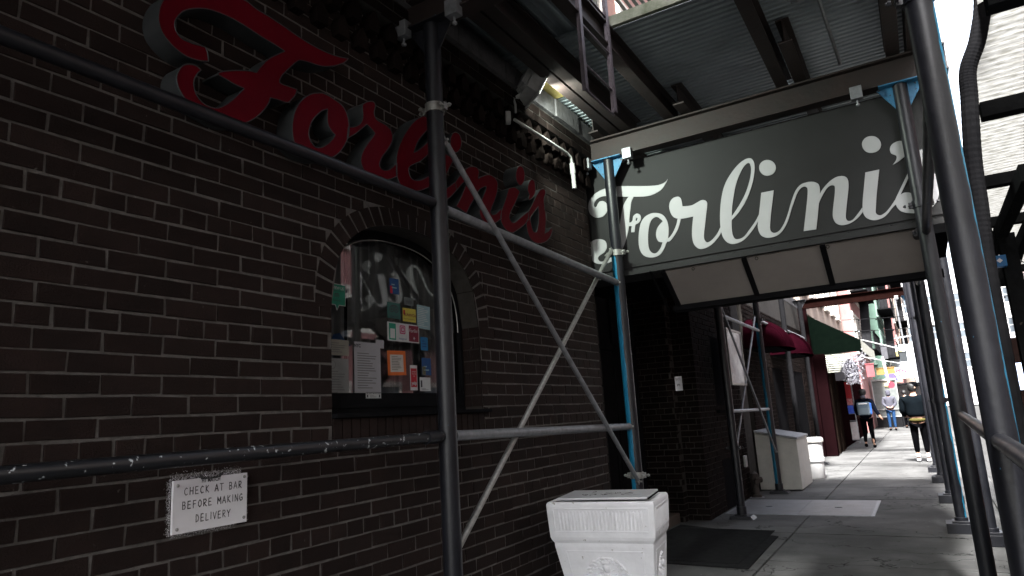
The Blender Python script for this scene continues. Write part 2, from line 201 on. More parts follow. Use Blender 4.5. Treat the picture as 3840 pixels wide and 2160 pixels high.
# ---------------- ground ----------------
c_=.0801
g=MB(); g.box(3.35,40,-60,200,-.5,-.13); tag(g.build('road',M_ASPH),kind='structure')
g=MB()
xs=[-6,-.9,1.07,3.2]; ys=[-8]
while ys[-1]<46: ys.append(ys[-1]+1.52)
gap=.010
for i in range(3):
    for j in range(len(ys)-1):
        dz=random.uniform(-.003,.003); g.box(xs[i]+gap,xs[i+1]-gap,ys[j]+gap+(.5 if 0 else 0),ys[j+1]-gap,-.12,dz)
g.box(-6,3.2,-8,200,-.5,-.03); g.box(-6,3.2,46.2,200,-.1,-.001); g.box(-60,-6,-60,200,-.5,-.02); g.box(-6,3.2,-60,-8.01,-.5,-.002)
tag(g.build('sidewalk',M_CONC,bevel=0),kind='structure')
g=MB(); 
for j in range(-10,60): g.box(3.203,3.36,j*2+.004,j*2+1.996,-.4,.0)
tag(g.build('kerb',M_CONC,bevel=.012),kind='structure')

# ---------------- brick builder ----------------
def bricks(mb,fn,u0,u1,z0,z1,excl=None,phase=0,jit=.003,th=.012,headers=True,L=.2403):
    zt=1.9936; k=math.floor((z0-zt)/c_)
    m=.0055
    while zt+k*c_<z1-.01:
        a=max(zt+k*c_+m,z0); b=min(zt+(k+1)*c_-m,z1); 
        hdr=headers and ((k+1)%6==0); par=(k+1)%2
        step=L/2 if hdr else L; off=phase+(L/4 if hdr else (L/2)*par)
        ex=excl(a,b) if excl else []
        i=math.floor((u0-off)/step)
        while off+i*step<u1:
            s=max(off+i*step+m,u0); e=min(off+(i+1)*step-m,u1); i+=1
            segs=[(s,e)]
            for (p,q) in ex:
                ns=[]
                for (s1,e1) in segs:
                    if q<=s1 or p>=e1: ns.append((s1,e1))
                    else:
                        if p-s1>.02: ns.append((s1,p-.002))
                        if e1-q>.02: ns.append((q+.002,e1))
                segs=ns
            for (s1,e1) in segs:
                if e1-s1<.02 or b-a<.012: continue
                j=lambda: random.uniform(-jit,jit)
                t=th+random.uniform(-.0022,.0022)
                q=[(s1+j(),a+j()),(e1+j(),a+j()),(e1+j(),b+j()),(s1+j(),b+j())]; r=.0022
                q2=[(q[0][0]+r,q[0][1]+r),(q[1][0]-r,q[1][1]+r),(q[2][0]-r,q[2][1]-r),(q[3][0]+r,q[3][1]-r)]
                vs=[fn(u,z,0) for u,z in q]+[fn(u,z,t-.002) for u,z in q]+[fn(u,z,t+random.uniform(-.001,.001)) for u,z in q2]
                mb.add(vs,[(0,1,5,4),(1,2,6,5),(2,3,7,6),(3,0,4,7),(4,5,9,8),(5,6,10,9),(6,7,11,10),(7,4,8,11),(8,9,10,11)])
        k+=1
# ---------------- restaurant facade (wall plane: brick faces at x=0) ----------------
WY0,WY1,WZ1=-3.0,6.02,4.05
AC,AZ,AA,AB,AN=3.25,2.12,.705,.585,2.45        # arched opening: centre y, springing z, half width, rise, exponent
SILL=1.56; RW=.115
def arch(y,a=AA,b=AB): 
    t=min(1,abs(y-AC)/a); return AZ+b*(1-t**AN)**(1/AN)
def ring_half(z,a=AA+RW,b=AB+RW):
    if z<=AZ: return None
    t=(z-AZ)/b
    return 0 if t>=1 else a*(1-t**AN)**(1/AN)
wall=thing('restaurant_facade',(0,1.5,0),'dark brown brick restaurant facade with arched window and red script sign','building')
def exc(a,b):
    zc=(a+b)/2
    if zc<SILL-.127 or a>arch(AC)+RW: return []
    if zc<SILL: return [(AC-AA-.0,AC+AA+.0)]
    h=ring_half(zc)
    if h is None: return [(AC-AA,AC+AA)]
    return [(AC-h-.006,AC+h+.006)] if h else []
b=MB(); fx=lambda u,z,w:(w-.012,u,z)
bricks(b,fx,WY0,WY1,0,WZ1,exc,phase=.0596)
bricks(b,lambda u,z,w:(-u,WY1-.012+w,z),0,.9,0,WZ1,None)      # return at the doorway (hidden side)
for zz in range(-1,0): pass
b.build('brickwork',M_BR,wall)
# mortar sheet with the opening cut out
mo=MB(); X_=-.0055; n=28; ysn=[AC-AA+2*AA*i/n for i in range(n+1)]
def q4(a,b_,c,d): mo.face([(X_,*a),(X_,*b_),(X_,*c),(X_,*d)])
q4((WY0,0),(AC-AA,0),(AC-AA,WZ1),(WY0,WZ1)); q4((AC+AA,0),(WY1-.0126,0),(WY1-.0126,WZ1),(AC+AA,WZ1)); q4((AC-AA,0),(AC+AA,0),(AC+AA,SILL-.13),(AC-AA,SILL-.13))
for i in range(n): q4((ysn[i],arch(ysn[i])),(ysn[i+1],arch(ysn[i+1])),(ysn[i+1],WZ1),(ysn[i],WZ1))
mo.box(-.9,X_-.001,WY1-.014,WY1-.0125,0,WZ1)
mo.face([(X_,WY1-.0125,0),(-.9,WY1-.0125,0),(-.9,WY1-.0125,WZ1),(X_,WY1-.0125,WZ1)])
mo.build('mortar_bed',M_MO,wall)
# window reveal: brick jambs + soffit
rv=MB(); D_=.17
prof=[(AC-AA,SILL-.02)]+[(AC-AA,AZ-.001+0)]+[(y,arch(y)) for y in ysn[1:-1]]+[(AC+AA,AZ)]+[(AC+AA,SILL-.02)]
for (y0,z0),(y1,z1) in zip(prof,prof[1:]):
    rv.face([(-.0125,y0,z0),(-.0125,y1,z1),(-D_,y1,z1),(-D_,y0,z0)])
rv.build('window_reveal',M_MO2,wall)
ab=MB()
for k in range(-6,14):                                # jamb bricks wrapping the corner
    z0=1.9936+k*c_+.0046; z1=z0+c_-.0092
    if z1>AZ+.06: break
    if z0<SILL-.01: continue
    for sy,yy in ((1,AC+AA),(-1,AC-AA)):
        for (xa,xb) in ((-.012,-.09),(-.1,-.168)) if k%2 else ((-.012,-.045),(-.055,-.168)):
            ab.box(xb,xa,min(yy,yy-sy*.008),max(yy,yy-sy*.008),z0,z1)
# voussoir ring
th=[]; 
def pt(t,a,b_): # superellipse param
    cs,sn=cos(t),sin(t); return (AC+a*math.copysign(abs(cs)**(2/AN),cs),AZ+b_*abs(sn)**(2/AN))
P=[pt(pi*i/400,AA,AB) for i in range(401)]; Q=[pt(pi*i/400,AA+RW,AB+RW) for i in range(401)]
acc=[0]
for i in range(400): acc.append(acc[-1]+math.dist(Q[i],Q[i+1]))
NV=27
for j in range(NV):
    ia=next(i for i in range(401) if acc[i]>=acc[-1]*j/NV-1e-9); ib=next((i for i in range(401) if acc[i]>=acc[-1]*(j+1)/NV),400)
    m=.105; 
    def lp(A,i,k,f): return (A[i][0]+(A[k][0]-A[i][0])*f,A[i][1]+(A[k][1]-A[i][1])*f)
    quad=[lp(P,ia,ib,m),lp(Q,ia,ib,m),lp(Q,ia,ib,1-m),lp(P,ia,ib,1-m)]
    ins=lambda p,q,f:(p[0]+(q[0]-p[0])*f,p[1]+(q[1]-p[1])*f)
    quad=[quad[0],ins(quad[1],quad[0],.05),ins(quad[2],quad[3],.05),quad[3]]
    quad=[(y,z+.002) for y,z in quad][::-1]
    jt=random.uniform(-.0015,.0015)
    ab.prism([quad],lambda y,z,w:(w,y,z),-.165,.0005+jt)
    # course on the soffit
ab.build('arch_ring',M_BR,wall)
sb=MB()
y=AC-AA+.004
while y<AC+AA+.0:
    sb.box(-.15,.004+random.uniform(-.001,.001),y,min(y+.0585,AC+AA-.002),SILL-.125,SILL-.008); y+=.0668
sb.build('brick_sill',M_BR,wall,bevel=.002)
# cornice: corbel teeth, belt courses and cap
cn=MB()
y=WY0
while y<WY1-.1:
    for z0,z1,pj,o in ((3.862,4.0,.085,0),(3.722,3.855,.06,.08)):
        yy=y+o+.08; h=.046; zm=z0+(z1-z0)*.55; g=random.uniform(-.004,.004)
        cn.prism([[(yy-h*.8,z0),(yy+h*.8,z0),(yy+h,zm),(yy+.008,z1),(yy-.008,z1),(yy-h,zm)]],lambda a,b_,w:(w,a,b_),-.01,pj+g)
    y+=.16
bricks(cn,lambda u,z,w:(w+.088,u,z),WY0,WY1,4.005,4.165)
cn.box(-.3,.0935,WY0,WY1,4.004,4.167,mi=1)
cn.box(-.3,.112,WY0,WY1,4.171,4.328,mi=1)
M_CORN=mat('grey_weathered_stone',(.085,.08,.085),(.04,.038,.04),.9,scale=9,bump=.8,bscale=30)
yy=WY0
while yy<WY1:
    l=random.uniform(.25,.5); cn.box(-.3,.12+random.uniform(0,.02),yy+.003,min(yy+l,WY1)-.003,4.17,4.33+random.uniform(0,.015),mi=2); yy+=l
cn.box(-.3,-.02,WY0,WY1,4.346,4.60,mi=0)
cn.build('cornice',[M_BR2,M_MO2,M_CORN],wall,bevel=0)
# window
M_GL=bpy.data.materials.new('window_glass'); M_GL.use_nodes=True; n_=M_GL.node_tree; n_.nodes.remove(n_.nodes['Principled BSDF']); o_=n_.nodes['Material Output']
tr=n_.nodes.new('ShaderNodeBsdfTransparent'); gl=n_.nodes.new('ShaderNodeBsdfGlossy'); gl.inputs['Roughness'].default_value=.02; fr=n_.nodes.new('ShaderNodeFresnel'); fr.inputs[0].default_value=1.55
mx=n_.nodes.new('ShaderNodeMixShader'); tr.inputs[0].default_value=(.82,.84,.84,1); mu=n_.nodes.new('ShaderNodeMath'); mu.operation='MULTIPLY_ADD'; mu.inputs[1].default_value=1.8; mu.inputs[2].default_value=.06; n_.links.new(fr.outputs[0],mu.inputs[0])
n_.links.new(mu.outputs[0],mx.inputs[0]); n_.links.new(tr.outputs[0],mx.inputs[1]); n_.links.new(gl.outputs[0],mx.inputs[2]); n_.links.new(mx.outputs[0],o_.inputs[0])
def archloop(a,b_,zb,dz=0,k=40):
    L_=[(AC+a,zb)]+[(AC+a*math.copysign(abs(cos(pi*i/k))**(2/AN),cos(pi*i/k)),AZ+b_*abs(sin(pi*i/k))**(2/AN)) for i in range(k+1)]+[(AC-a,zb)]
    return L_
fr_=MB(); f3=lambda y,z,w:(w,y,z)
fr_.prism([archloop(AA-.002,AB-.002,SILL),archloop(AA-.05,AB-.05,SILL+.135)],f3,-.2,-.152)
fr_.prism([archloop(AA-.03,AB-.03,SILL+.05),archloop(AA-.043,AB-.043,SILL+.13)],f3,-.151,-.142)
fr_.box(-.152,.03,AC-AA+.002,AC+AA+.06,SILL-.006,SILL+.016)
wn=fr_.build('window_frame',M_DARK,wall,bevel=.002)
tr_=MB(); tr_.tube([(-.148,y,z) for y,z in archloop(AA-.062,AB-.062,SILL+.14)[1:-1]],.004,6); tr_.build('metal_bead',M_STEEL,wn)
gm=MB(); gm.prism([archloop(AA-.052,AB-.052,SILL+.137)],f3,-.1665,-.166,back=False); gm.build('window_glass',M_GL,wall)
M_CUR=mat('grey_net_curtain',(.21,.21,.215),(.13,.13,.135),.9,scale=4)
cu=MB(); N=220; z_t,z_b=2.72,1.55
pts=[(AC-AA+2*AA*i/N) for i in range(N+1)]
wv=lambda y:-.27+.022*sin(y*62)+.018*sin(y*27+1)+.008*sin(y*140)
for i in range(N):
    if AC-.37<pts[i]<AC-.315: continue
    a,b_=pts[i],pts[i+1]; cu.face([(wv(a),a,z_b),(wv(b_),b_,z_b),(wv(b_)*.9,b_-.0,z_t),(wv(a)*.9,a,z_t)])
cu.build('curtain',M_CUR,wall,smooth=60)
rm=MB(); rm.box(-1.4,-1.38,AC-1,AC+1,1.2,3); rm.box(-1.4,-.2,AC-1,AC+1,1.2,1.5); rm.box(-3.2,-.0065,WY0-.2,WY0-.01,0,4.34); rm.box(-3.2,-.31,WY0,9.2,4.2,4.34); rm.box(-3.2,-3.1,WY0,9.2,0,4.2); rm.box(-3.1,-.92,9.0,9.2,0,4.2); rm.build('room_backdrop',M_DARK,wall)

# ---------------- papers and stickers behind / on the glass ----------------
PX=-.1655
def flat(col,rough=.6,c2=None,sc=20): return mat('paper_%d'%len(bpy.data.materials),tuple(c*.75 for c in col),c2 or tuple(c*.62 for c in col),rough,scale=sc)
pm_w=flat((.5,.5,.5)); pm_g=flat((.25,.28,.27)); 
lev=[0]
def sheet(name,y0,z1,y1,z0,m,label,cat,tilt=0,lx=0,group=None):
    lev[0]+=1; x=PX+.0006+lx
    t=thing(name,(x,(y0+y1)/2,z0),label,cat,group); cy,cz=(y0+y1)/2,(z0+z1)/2
    R=lambda y,z:(cy+(y-cy)*cos(tilt)-(z-cz)*sin(tilt),cz+(y-cy)*sin(tilt)+(z-cz)*cos(tilt))
    mb=MB(); mb.prism([[R(y0,z0),R(y1,z0),R(y1,z1),R(y0,z1)]],f3,x-.0004,x); mb.build('sheet',m,t)
    t['_']=0; del t['_']
    def fn(u,v,w): yy,zz=R(cy+u,cz+v); return (x+.0006+w*.5,yy,zz)
    return t,fn,(y1-y0),(z1-z0)
def lines(t,fn,w,h,n,m,top=.42,bot=-.42,wid=.8,name='printed_lines',th=.18,seed=1):
    mb=MB(); rn=random.Random(seed)
    for i in range(n):
        v=h*(top+(bot-top)*(i+.5)/n); hh=h*(top-bot)/n*th; x0=-w*wid/2; x1=x0+w*wid*rn.uniform(.5,1)
        mb.face([fn(x0,v-hh,0),fn(x1,v-hh,0),fn(x1,v+hh,0),fn(x0,v+hh,0)])
    return mb.build(name,m,t)
def rect(t,fn,u0,u1,v0,v1,m,name,w=0):
    mb=MB(); mb.face([fn(u0,v0,w),fn(u1,v0,w),fn(u1,v1,w),fn(u0,v1,w)]); return mb.build(name,m,t)
def owl(mb,fn,u,v,s,w=.001):
    for sx in (-1,1):
        for r,rr_ in ((1,.72),(.36,0)):
            k=16; 
            for i in range(k):
                a0,a1=2*pi*i/k,2*pi*(i+1)/k; c=(u+sx*s*1.02,v)
                p=lambda a,r_:fn(c[0]+r_*s*cos(a),c[1]+r_*s*sin(a),w)
                if rr_: mb.face([p(a0,r*rr_),p(a0,r),p(a1,r),p(a1,r*rr_)])
                else: mb.face([fn(c[0],c[1],w),p(a0,r),p(a1,r)])
    mb.face([fn(u-s*1.5,v+s*.95,w),fn(u+s*1.5,v+s*.95,w),fn(u+s*.9,v+s*1.3,w),fn(u-s*.9,v+s*1.3,w)])
m_green=flat((.01,.27,.17)); m_teal=flat((.03,.13,.115)); m_yel=flat((.62,.53,.08)); m_mar=flat((.2,.01,.035)); m_bl=flat((.01,.07,.22)); m_or=flat((.7,.15,.02)); m_rd=flat((.5,.012,.03)); m_lb=flat((.27,.42,.45)); m_gy=flat((.17,.17,.165),sc=40); m_bl2=flat((.01,.16,.36)); m_txt=flat((.05,.05,.06)); m_tw=flat((.6,.62,.62)); m_pap=flat((.40,.40,.42),c2=(.27,.27,.29),sc=16)
# review sticker (speech bubble)
t=thing('review_sticker',(-.16,2.74,2.16),'green speech bubble sticker reading REVIEW US at left edge of arched window','sticker')
mb=MB(); y0,y1,z0,z1=2.672,2.812,2.19,2.315; bub=[(y0,z0),(2.73,z0),(2.745,z0-.032),(2.762,z0),(y1,z0),(y1,z1),(y0,z1)]
ofs=lambda L_,d:[(y+(d if y<2.74 else -d),z+(d if z<2.25 else -d)) for y,z in L_]
mb.prism([bub],f3,-.1645,-.1635); mb.build('border',m_tw,t)
fnr=lambda u,v,w:(-.1615+w*.5,2.742+u,2.253+v)
mb=MB(); mb.prism([[(y0+.004,z0+.004),(2.733,z0+.004),(2.7455,z0-.024),(2.759,z0+.004),(y1-.004,z0+.004),(y1-.004,z1-.004),(y0+.004,z1-.004)]],f3,-.1634,-.1622); mb.build('green_face',m_green,t)
text('REVIEW US',.024,lambda a,b,c:fnr(a,b+.036,c),'lettering',m_tw,t,sx=.92,wt=.0004)
mb=MB(); mb.face([fnr(-.06,.019,0),fnr(.06,.019,0),fnr(.06,.021,0),fnr(-.06,.021,0)]); owl(mb,fnr,0,-.006,.010); mb.build('owl_emblem',m_txt,t)
text('tripadvisor',.014,lambda a,b,c:fnr(a,b-.035,c),'lettering',m_txt,t)
t,fn,w_,h_=sheet('paper_notice',2.877,1.993,3.10,1.694,m_pap,'large white typed city notice taped low in the arched window','notice')
lines(t,fn,w_,h_,15,m_gy,.3,-.42,.78); text('NYC',.026,lambda a,b,c:fn(a-.085,b+.125,c),'lettering',m_txt,t,wt=.0012)
t,fn,w_,h_=sheet('paper_notice',3.06,2.015,3.132,1.964,m_pap,'small blank paper slip above the corner of the large typed notice','paper',lx=.0012)
t,fn,w_,h_=sheet('framed_certificate',2.66,1.994,2.835,1.905,flat((.3,.295,.25)),'cream certificate at the left edge of the window above another document','certificate'); lines(t,fn,w_,h_,5,m_gy,.35,-.35)
t,fn,w_,h_=sheet('framed_certificate',2.65,1.888,2.831,1.666,flat((.27,.28,.28)),'grey certificate with a round seal at lower left corner of the window','certificate'); lines(t,fn,w_,h_,10,m_gy,.2,-.45)
mb=MB(); mb.lathe((0,0,0),[(.022,0),(.026,0)],20); mb.v=[fn(a-.035,b+.075,.001) for a,b,_ in mb.v]; mb.build('seal',m_gy,t)
t,fn,w_,h_=sheet('booking_sticker',3.199,2.419,3.288,2.319,m_bl,'small navy award sticker, highest one in the arched window','sticker',.03); lines(t,fn,w_,h_,2,m_lb,.2,-.2,.6); rect(t,fn,-.042,-.02,-.048,-.0,m_rd,'red_patch')
t,fn,w_,h_=sheet('travel_sticker',3.172,2.262,3.295,2.16,m_teal,'dark teal owl sticker between two award stickers in window','sticker'); mb=MB(); owl(mb,fn,0,.008,.021); mb.build('owl_emblem',m_txt,t); text('tripadvisor',.018,lambda a,b,c:fn(a,b-.038,c),'lettering',m_txt,t)
t,fn,w_,h_=sheet('review_sticker',3.335,2.312,3.43,2.26,flat((.12,.14,.14)),'faint grey sticker reading yelp above the yellow sticker','sticker'); text('yelp',.036,lambda a,b,c:fn(a,b,c),'lettering',m_txt,t)
t,fn,w_,h_=sheet('delivery_sticker',3.318,2.24,3.45,2.152,m_yel,'yellow RUNIN OUT sticker in the middle of the window','sticker'); text("RUNIN'Out",.026,lambda a,b,c:fn(a+.008,b+.0,c),'lettering',m_mar,t,wt=.0005); text("Food From Anywhere",.012,lambda a,b,c:fn(a,b-.026,c),'lettering',m_txt,t); rect(t,fn,-.06,-.042,.0,.03,m_rd,'red_mark')
t,fn,w_,h_=sheet('paper_notice',3.462,2.275,3.60,2.118,m_lb,'pale blue printed receipt right of the yellow sticker','paper',-.03); lines(t,fn,w_,h_,11,m_tw,.42,-.42,.85,th=.15)
t,fn,w_,h_=sheet('social_media_card',3.168,2.136,3.477,2.018,m_tw,'long white card with pink camera icon, Instagram and a maroon square','sticker')
rect(t,fn,.05,.148,-.052,.052,m_mar,'maroon_square'); rect(t,fn,-.14,-.075,-.052,.052,m_green,'green_square'); rect(t,fn,-.13,-.085,-.043,.018,m_tw,'blank_code',.002)
text('Forlini\'s',.034,lambda a,b,c:fn(a+.1,b+.018,c+.004),'lettering',m_tw,t,shear=.35); text('Instagram',.02,lambda a,b,c:fn(a-.012,b-.04,c),'lettering',m_bl,t,shear=.3)
m_pk=flat((.5,.05,.16)); 
def rrect(mb,fn,cx,cy,s,r,w,k=5):
    pts=[]
    for q,(sx,sy) in enumerate(((1,1),(-1,1),(-1,-1),(1,-1))):
        for i in range(k+1):
            a=pi/2*q+pi/2*i/k; pts.append((cx+sx*(s-r)+r*cos(a),cy+sy*(s-r)+r*sin(a)))
    mb.face([fn(a,b,w) for a,b in pts])
mb=MB(); rrect(mb,fn,-.012,.018,.028,.009,.002); mb.build('camera_icon',m_pk,t)
mb=MB(); rrect(mb,fn,-.012,.018,.020,.006,.004); mb.build('camera_icon_ring',m_tw,t); mb=MB(); rrect(mb,fn,-.012,.018,.0165,.005,.006); mb.build('camera_icon_inner',m_pk,t); mb=MB(); rrect(mb,fn,-.012,.018,.009,.009,.008); mb.build('camera_icon_lens',m_tw,t)
mb=MB()
for k in range(6):
    a=k*pi/3; mb.face([fn(.1+.003*cos(a+1.5),-.03+.003*sin(a+1.5),.004),fn(.1+.014*cos(a),-.03+.014*sin(a),.004),fn(.1+.003*cos(a-1.5),-.03+.003*sin(a-1.5),.004)])
mb.build('flower_mark',m_tw,t)
t,fn,w_,h_=sheet('award_sticker',3.49,2.063,3.567,1.975,m_bl2,'bright blue square sticker under the pale blue receipt','sticker'); lines(t,fn,w_,h_,3,m_bl,.3,-.3,.7)
t,fn,w_,h_=sheet('framed_notice',3.163,1.957,3.335,1.805,m_or,'white typed notice on an orange backing in the window','notice',.03); rect(t,fn,-.062,.062,-.056,.052,flat((.62,.58,.53)),'white_page'); fn2=lambda u,v,w:fn(u,v,w+.003); lines(t,fn2,w_*.72,h_*.7,9,m_gy,.42,-.42,.8)
t,fn,w_,h_=sheet('booking_sticker',3.495,1.925,3.592,1.812,m_bl,'navy award sticker just above the white code card','sticker'); lines(t,fn,w_,h_,2,m_lb,.1,-.3,.6); rect(t,fn,-.045,-.01,-.055,.0,flat((.15,.14,.07)),'figure_patch')
t,fn,w_,h_=sheet('review_sticker',3.374,1.873,3.446,1.713,m_tw,'tall red sticker with white rim reading yelp','sticker'); rect(t,fn,-.03,.03,-.06,.06,m_rd,'red_panel'); text('people\nlove us\non',.014,lambda a,b,c:fn(a,b+.025,c+.003),'lettering',m_tw,t); text('yelp',.03,lambda a,b,c:fn(a,b-.035,c+.003),'lettering',m_tw,t,wt=.0008)
t,fn,w_,h_=sheet('menu_card',3.469,1.797,3.58,1.709,m_tw,'small white card with a black phone shape at right of the red sticker','sticker'); rect(t,fn,-.048,-.03,-.02,.025,m_txt,'phone_drawing'); lines(t,fn,w_,h_,2,m_txt,-.3,-.45,.7)
t,fn,w_,h_=sheet('alarm_placard',2.941,1.699,3.073,1.661,m_tw,'small white placard with black border on the lower window rail','sign',0,lx=.024); lines(t,fn,w_,h_,3,m_gy,.1,-.35,.45); text('SECURITY MONITORED',.0115,lambda a,b,c:fn(a,b+.011,c),'lettering',m_txt,t,wt=.0003)
mb=MB()
for a0,a1,b0,b1 in ((-.066,.066,.0165,.019),(-.066,.066,-.019,-.0165),(-.066,-.0635,-.0164,.0164),(.0635,.066,-.0164,.0164),(-.056,-.045,-.012,.004),(.045,.056,-.012,.004)): mb.face([fn(a0,b0,0),fn(a1,b0,0),fn(a1,b1,0),fn(a0,b1,0)])
mb.build('border',m_txt,t)
mb=MB(); mb.add([(-.2,2.73,1.99),(-.19,2.83,2.0),(-.17,2.86,1.965),(-.18,2.80,1.955),(-.21,2.76,2.03),(-.22,2.82,2.045)],[(0,1,2,3),(0,3,2,4),(4,2,1,5),(0,4,5,1)])
tag(mb.build('folded_cloth',m_bl),'crumpled dark blue cloth tucked above the left certificates','cloth')

# ---------------- red channel letter sign ----------------
rs=thing('channel_letter_sign',(0,1.5,2.5),'large red three dimensional script sign mounted on the dark brick facade','sign')
for gi,loops in enumerate(RED):
    mb=MB(); LL=[smooth_loop([(p[0]/1000,p[1]/1000)+tuple(p[2:]) for p in l]) for l in loops]
    e=.0004*gi
    mb.prism(LL,f3,.001,.116+e,side_mi=1,mi=0)
    o=mb.build('letter',[M_REDF,M_RET],rs)
    ed=MB(); 
    for l in LL: ed.tube([(.117+e,a,b_) for a,b_ in l]+[(.117+e,*l[0])],.0028,5,caps=False)
    ed.build('trim_edge',M_RET,o)

# ---------------- delivery notice ----------------
def fnn(u,v,w): return (.030+w,1.838+u,1.232+v)
ns=thing('delivery_notice',(.02,1.838,1.13),'white metal plate hand lettered CHECK AT BAR BEFORE MAKING DELIVERY','sign')
mb=MB(); mb.box(.016,.029,1.667,2.011,1.13,1.335); mb.build('plate',M_SIGNW,ns,bevel=.0012)
mb=MB()
for y,z in ((1.685,1.315),(1.995,1.32),(1.687,1.148),(1.995,1.15)): mb.lathe((0,0,0),[(0,.006),(.004,.0055),(.0065,.003),(.0065,0)],12,M=Matrix.Translation((.029,y,z))@Matrix.Rotation(pi/2,4,'Y'))
mb.build('screw',M_STEEL,ns,smooth=50)
ST={'C':[[(.85,.85),(.5,1),(.12,.7),(.1,.3),(.45,0),(.85,.12)]],'H':[[(.1,0),(.12,1)],[(.85,0),(.88,1)],[(.1,.52),(.88,.5)]],'E':[[(.85,1),(.15,1),(.12,0),(.85,.02)],[(.12,.52),(.7,.52)]],'K':[[(.15,0),(.15,1)],[(.85,1),(.18,.5),(.88,0)]],'A':[[(.02,0),(.5,1),(.95,0)],[(.2,.36),(.78,.36)]],'T':[[(0,1),(1,1)],[(.5,1),(.5,0)]],'B':[[(.15,0),(.15,1),(.65,.98),(.8,.78),(.6,.54),(.15,.52),(.7,.5),(.88,.27),(.7,.02),(.15,0)]],'R':[[(.15,0),(.15,1),(.7,.97),(.84,.75),(.65,.52),(.15,.5),(.88,0)]],'F':[[(.88,1),(.15,1),(.13,0)],[(.13,.52),(.7,.52)]],'O':[[(.5,1),(.12,.72),(.12,.28),(.5,0),(.88,.28),(.88,.72),(.5,1)]],'M':[[(.05,0),(.1,1),(.5,.35),(.9,1),(.98,0)]],'I':[[(.5,0),(.5,1)]],'N':[[(.12,0),(.12,1),(.85,0),(.88,1)]],'G':[[(.85,.85),(.5,1),(.12,.7),(.1,.3),(.45,0),(.88,.15),(.88,.45),(.55,.45)]],'D':[[(.15,0),(.15,1),(.6,.92),(.88,.55),(.7,.12),(.15,0)]],'L':[[(.15,1),(.13,0),(.8,.02)]],'V':[[(.02,1),(.48,0),(.95,1)]],'Y':[[(.02,1),(.48,.5),(.95,1)],[(.48,.5),(.46,0)]]}
def handline(words,u0,v0,cw,h,mb):
    rn=random.Random(3); u=u0; k=0
    for ch in words:
        if ch==' ': u+=cw*.85; continue
        wdt=cw*.72 if ch!='I' else cw*.3
        for st in ST[ch]:
            for rep in range(2):
                jx,jy=rn.uniform(-.0006,.0006),rn.uniform(-.0006,.0006)
                pts=[(u+a*wdt+jx,v0+b_*h+jy) for a,b_ in st]
                for (a,b_) in zip(pts,pts[1:]):
                    dx,dy=b_[0]-a[0],b_[1]-a[1]; l=math.hypot(dx,dy) or 1; t_=.0014; nx,ny=-dy/l*t_,dx/l*t_; k+=1; ww=.0006+k*.000003
                    mb.face([fnn(a[0]+nx,a[1]+ny,ww),fnn(a[0]-nx,a[1]-ny,ww),fnn(b_[0]-nx-dx/l*-t_,b_[1]-ny+dy/l*t_,ww),fnn(b_[0]+nx+dx/l*t_,b_[1]+ny+dy/l*t_,ww)])
        u+=wdt+cw*.28
for wds,a_,b_,c2,d2 in (('CHECK AT BAR',-.125,.043,.0235,.028),('BEFORE MAKING',-.133,-.010,.0232,.028),('DELIVERY',-.072,-.067,.0220,.028)):
    mb=MB(); handline(wds,a_,b_,c2,d2,mb); mb.build('hand_lettering',M_INK,ns)
stk=text('FIT MATCH',.020,lambda a,b_,c:fnn(a-.006,b_+.091,.0012),'sticker_lettering',M_INK,ns,wt=.0006,sx=.85)
mb=MB(); q=[(-.052,.105),(-.048,.098),(-.006,.0955),(.036,.098),(.040,.105),(-.006,.103)]
mb.face([fnn(a,b_,.0018) for a,b_ in q]); mb.face([fnn(-.065,.113,.0016),fnn(-.05,.096,.0016),fnn(-.042,.11,.0016),fnn(-.052,.118,.0016)]); mb.face([fnn(.05,.113,.0016),fnn(.037,.118,.0016),fnn(.028,.11,.0016),fnn(.036,.096,.0016)]); mb.build('boxing_emblem',M_INK,ns)
mb=MB(); rn=random.Random(5)
for i in range(2600):
    side=rn.random(); d=abs(rn.gauss(0,.009)); 
    if side<.36: y,z=rn.uniform(1.66,1.99),1.336+abs(rn.gauss(0,.012))
    elif side<.62: y,z=1.666-d*.9,rn.uniform(1.125,1.34)
    elif side<.8: y,z=2.012+d*.6,rn.uniform(1.13,1.32)
    else: y,z=rn.uniform(1.67,1.96),1.129-d*.8
    s=rn.uniform(.0004,.0014); a=rn.random()*3; x=.0135+rn.uniform(0,.001)
    mb.face([(x,y+s*cos(a+k*pi/2),z+s*sin(a+k*pi/2)) for k in range(4)])
tag(mb.build('paint_overspray',M_SIGNW,ns),'speckled white overspray around the plate',kind='stuff')
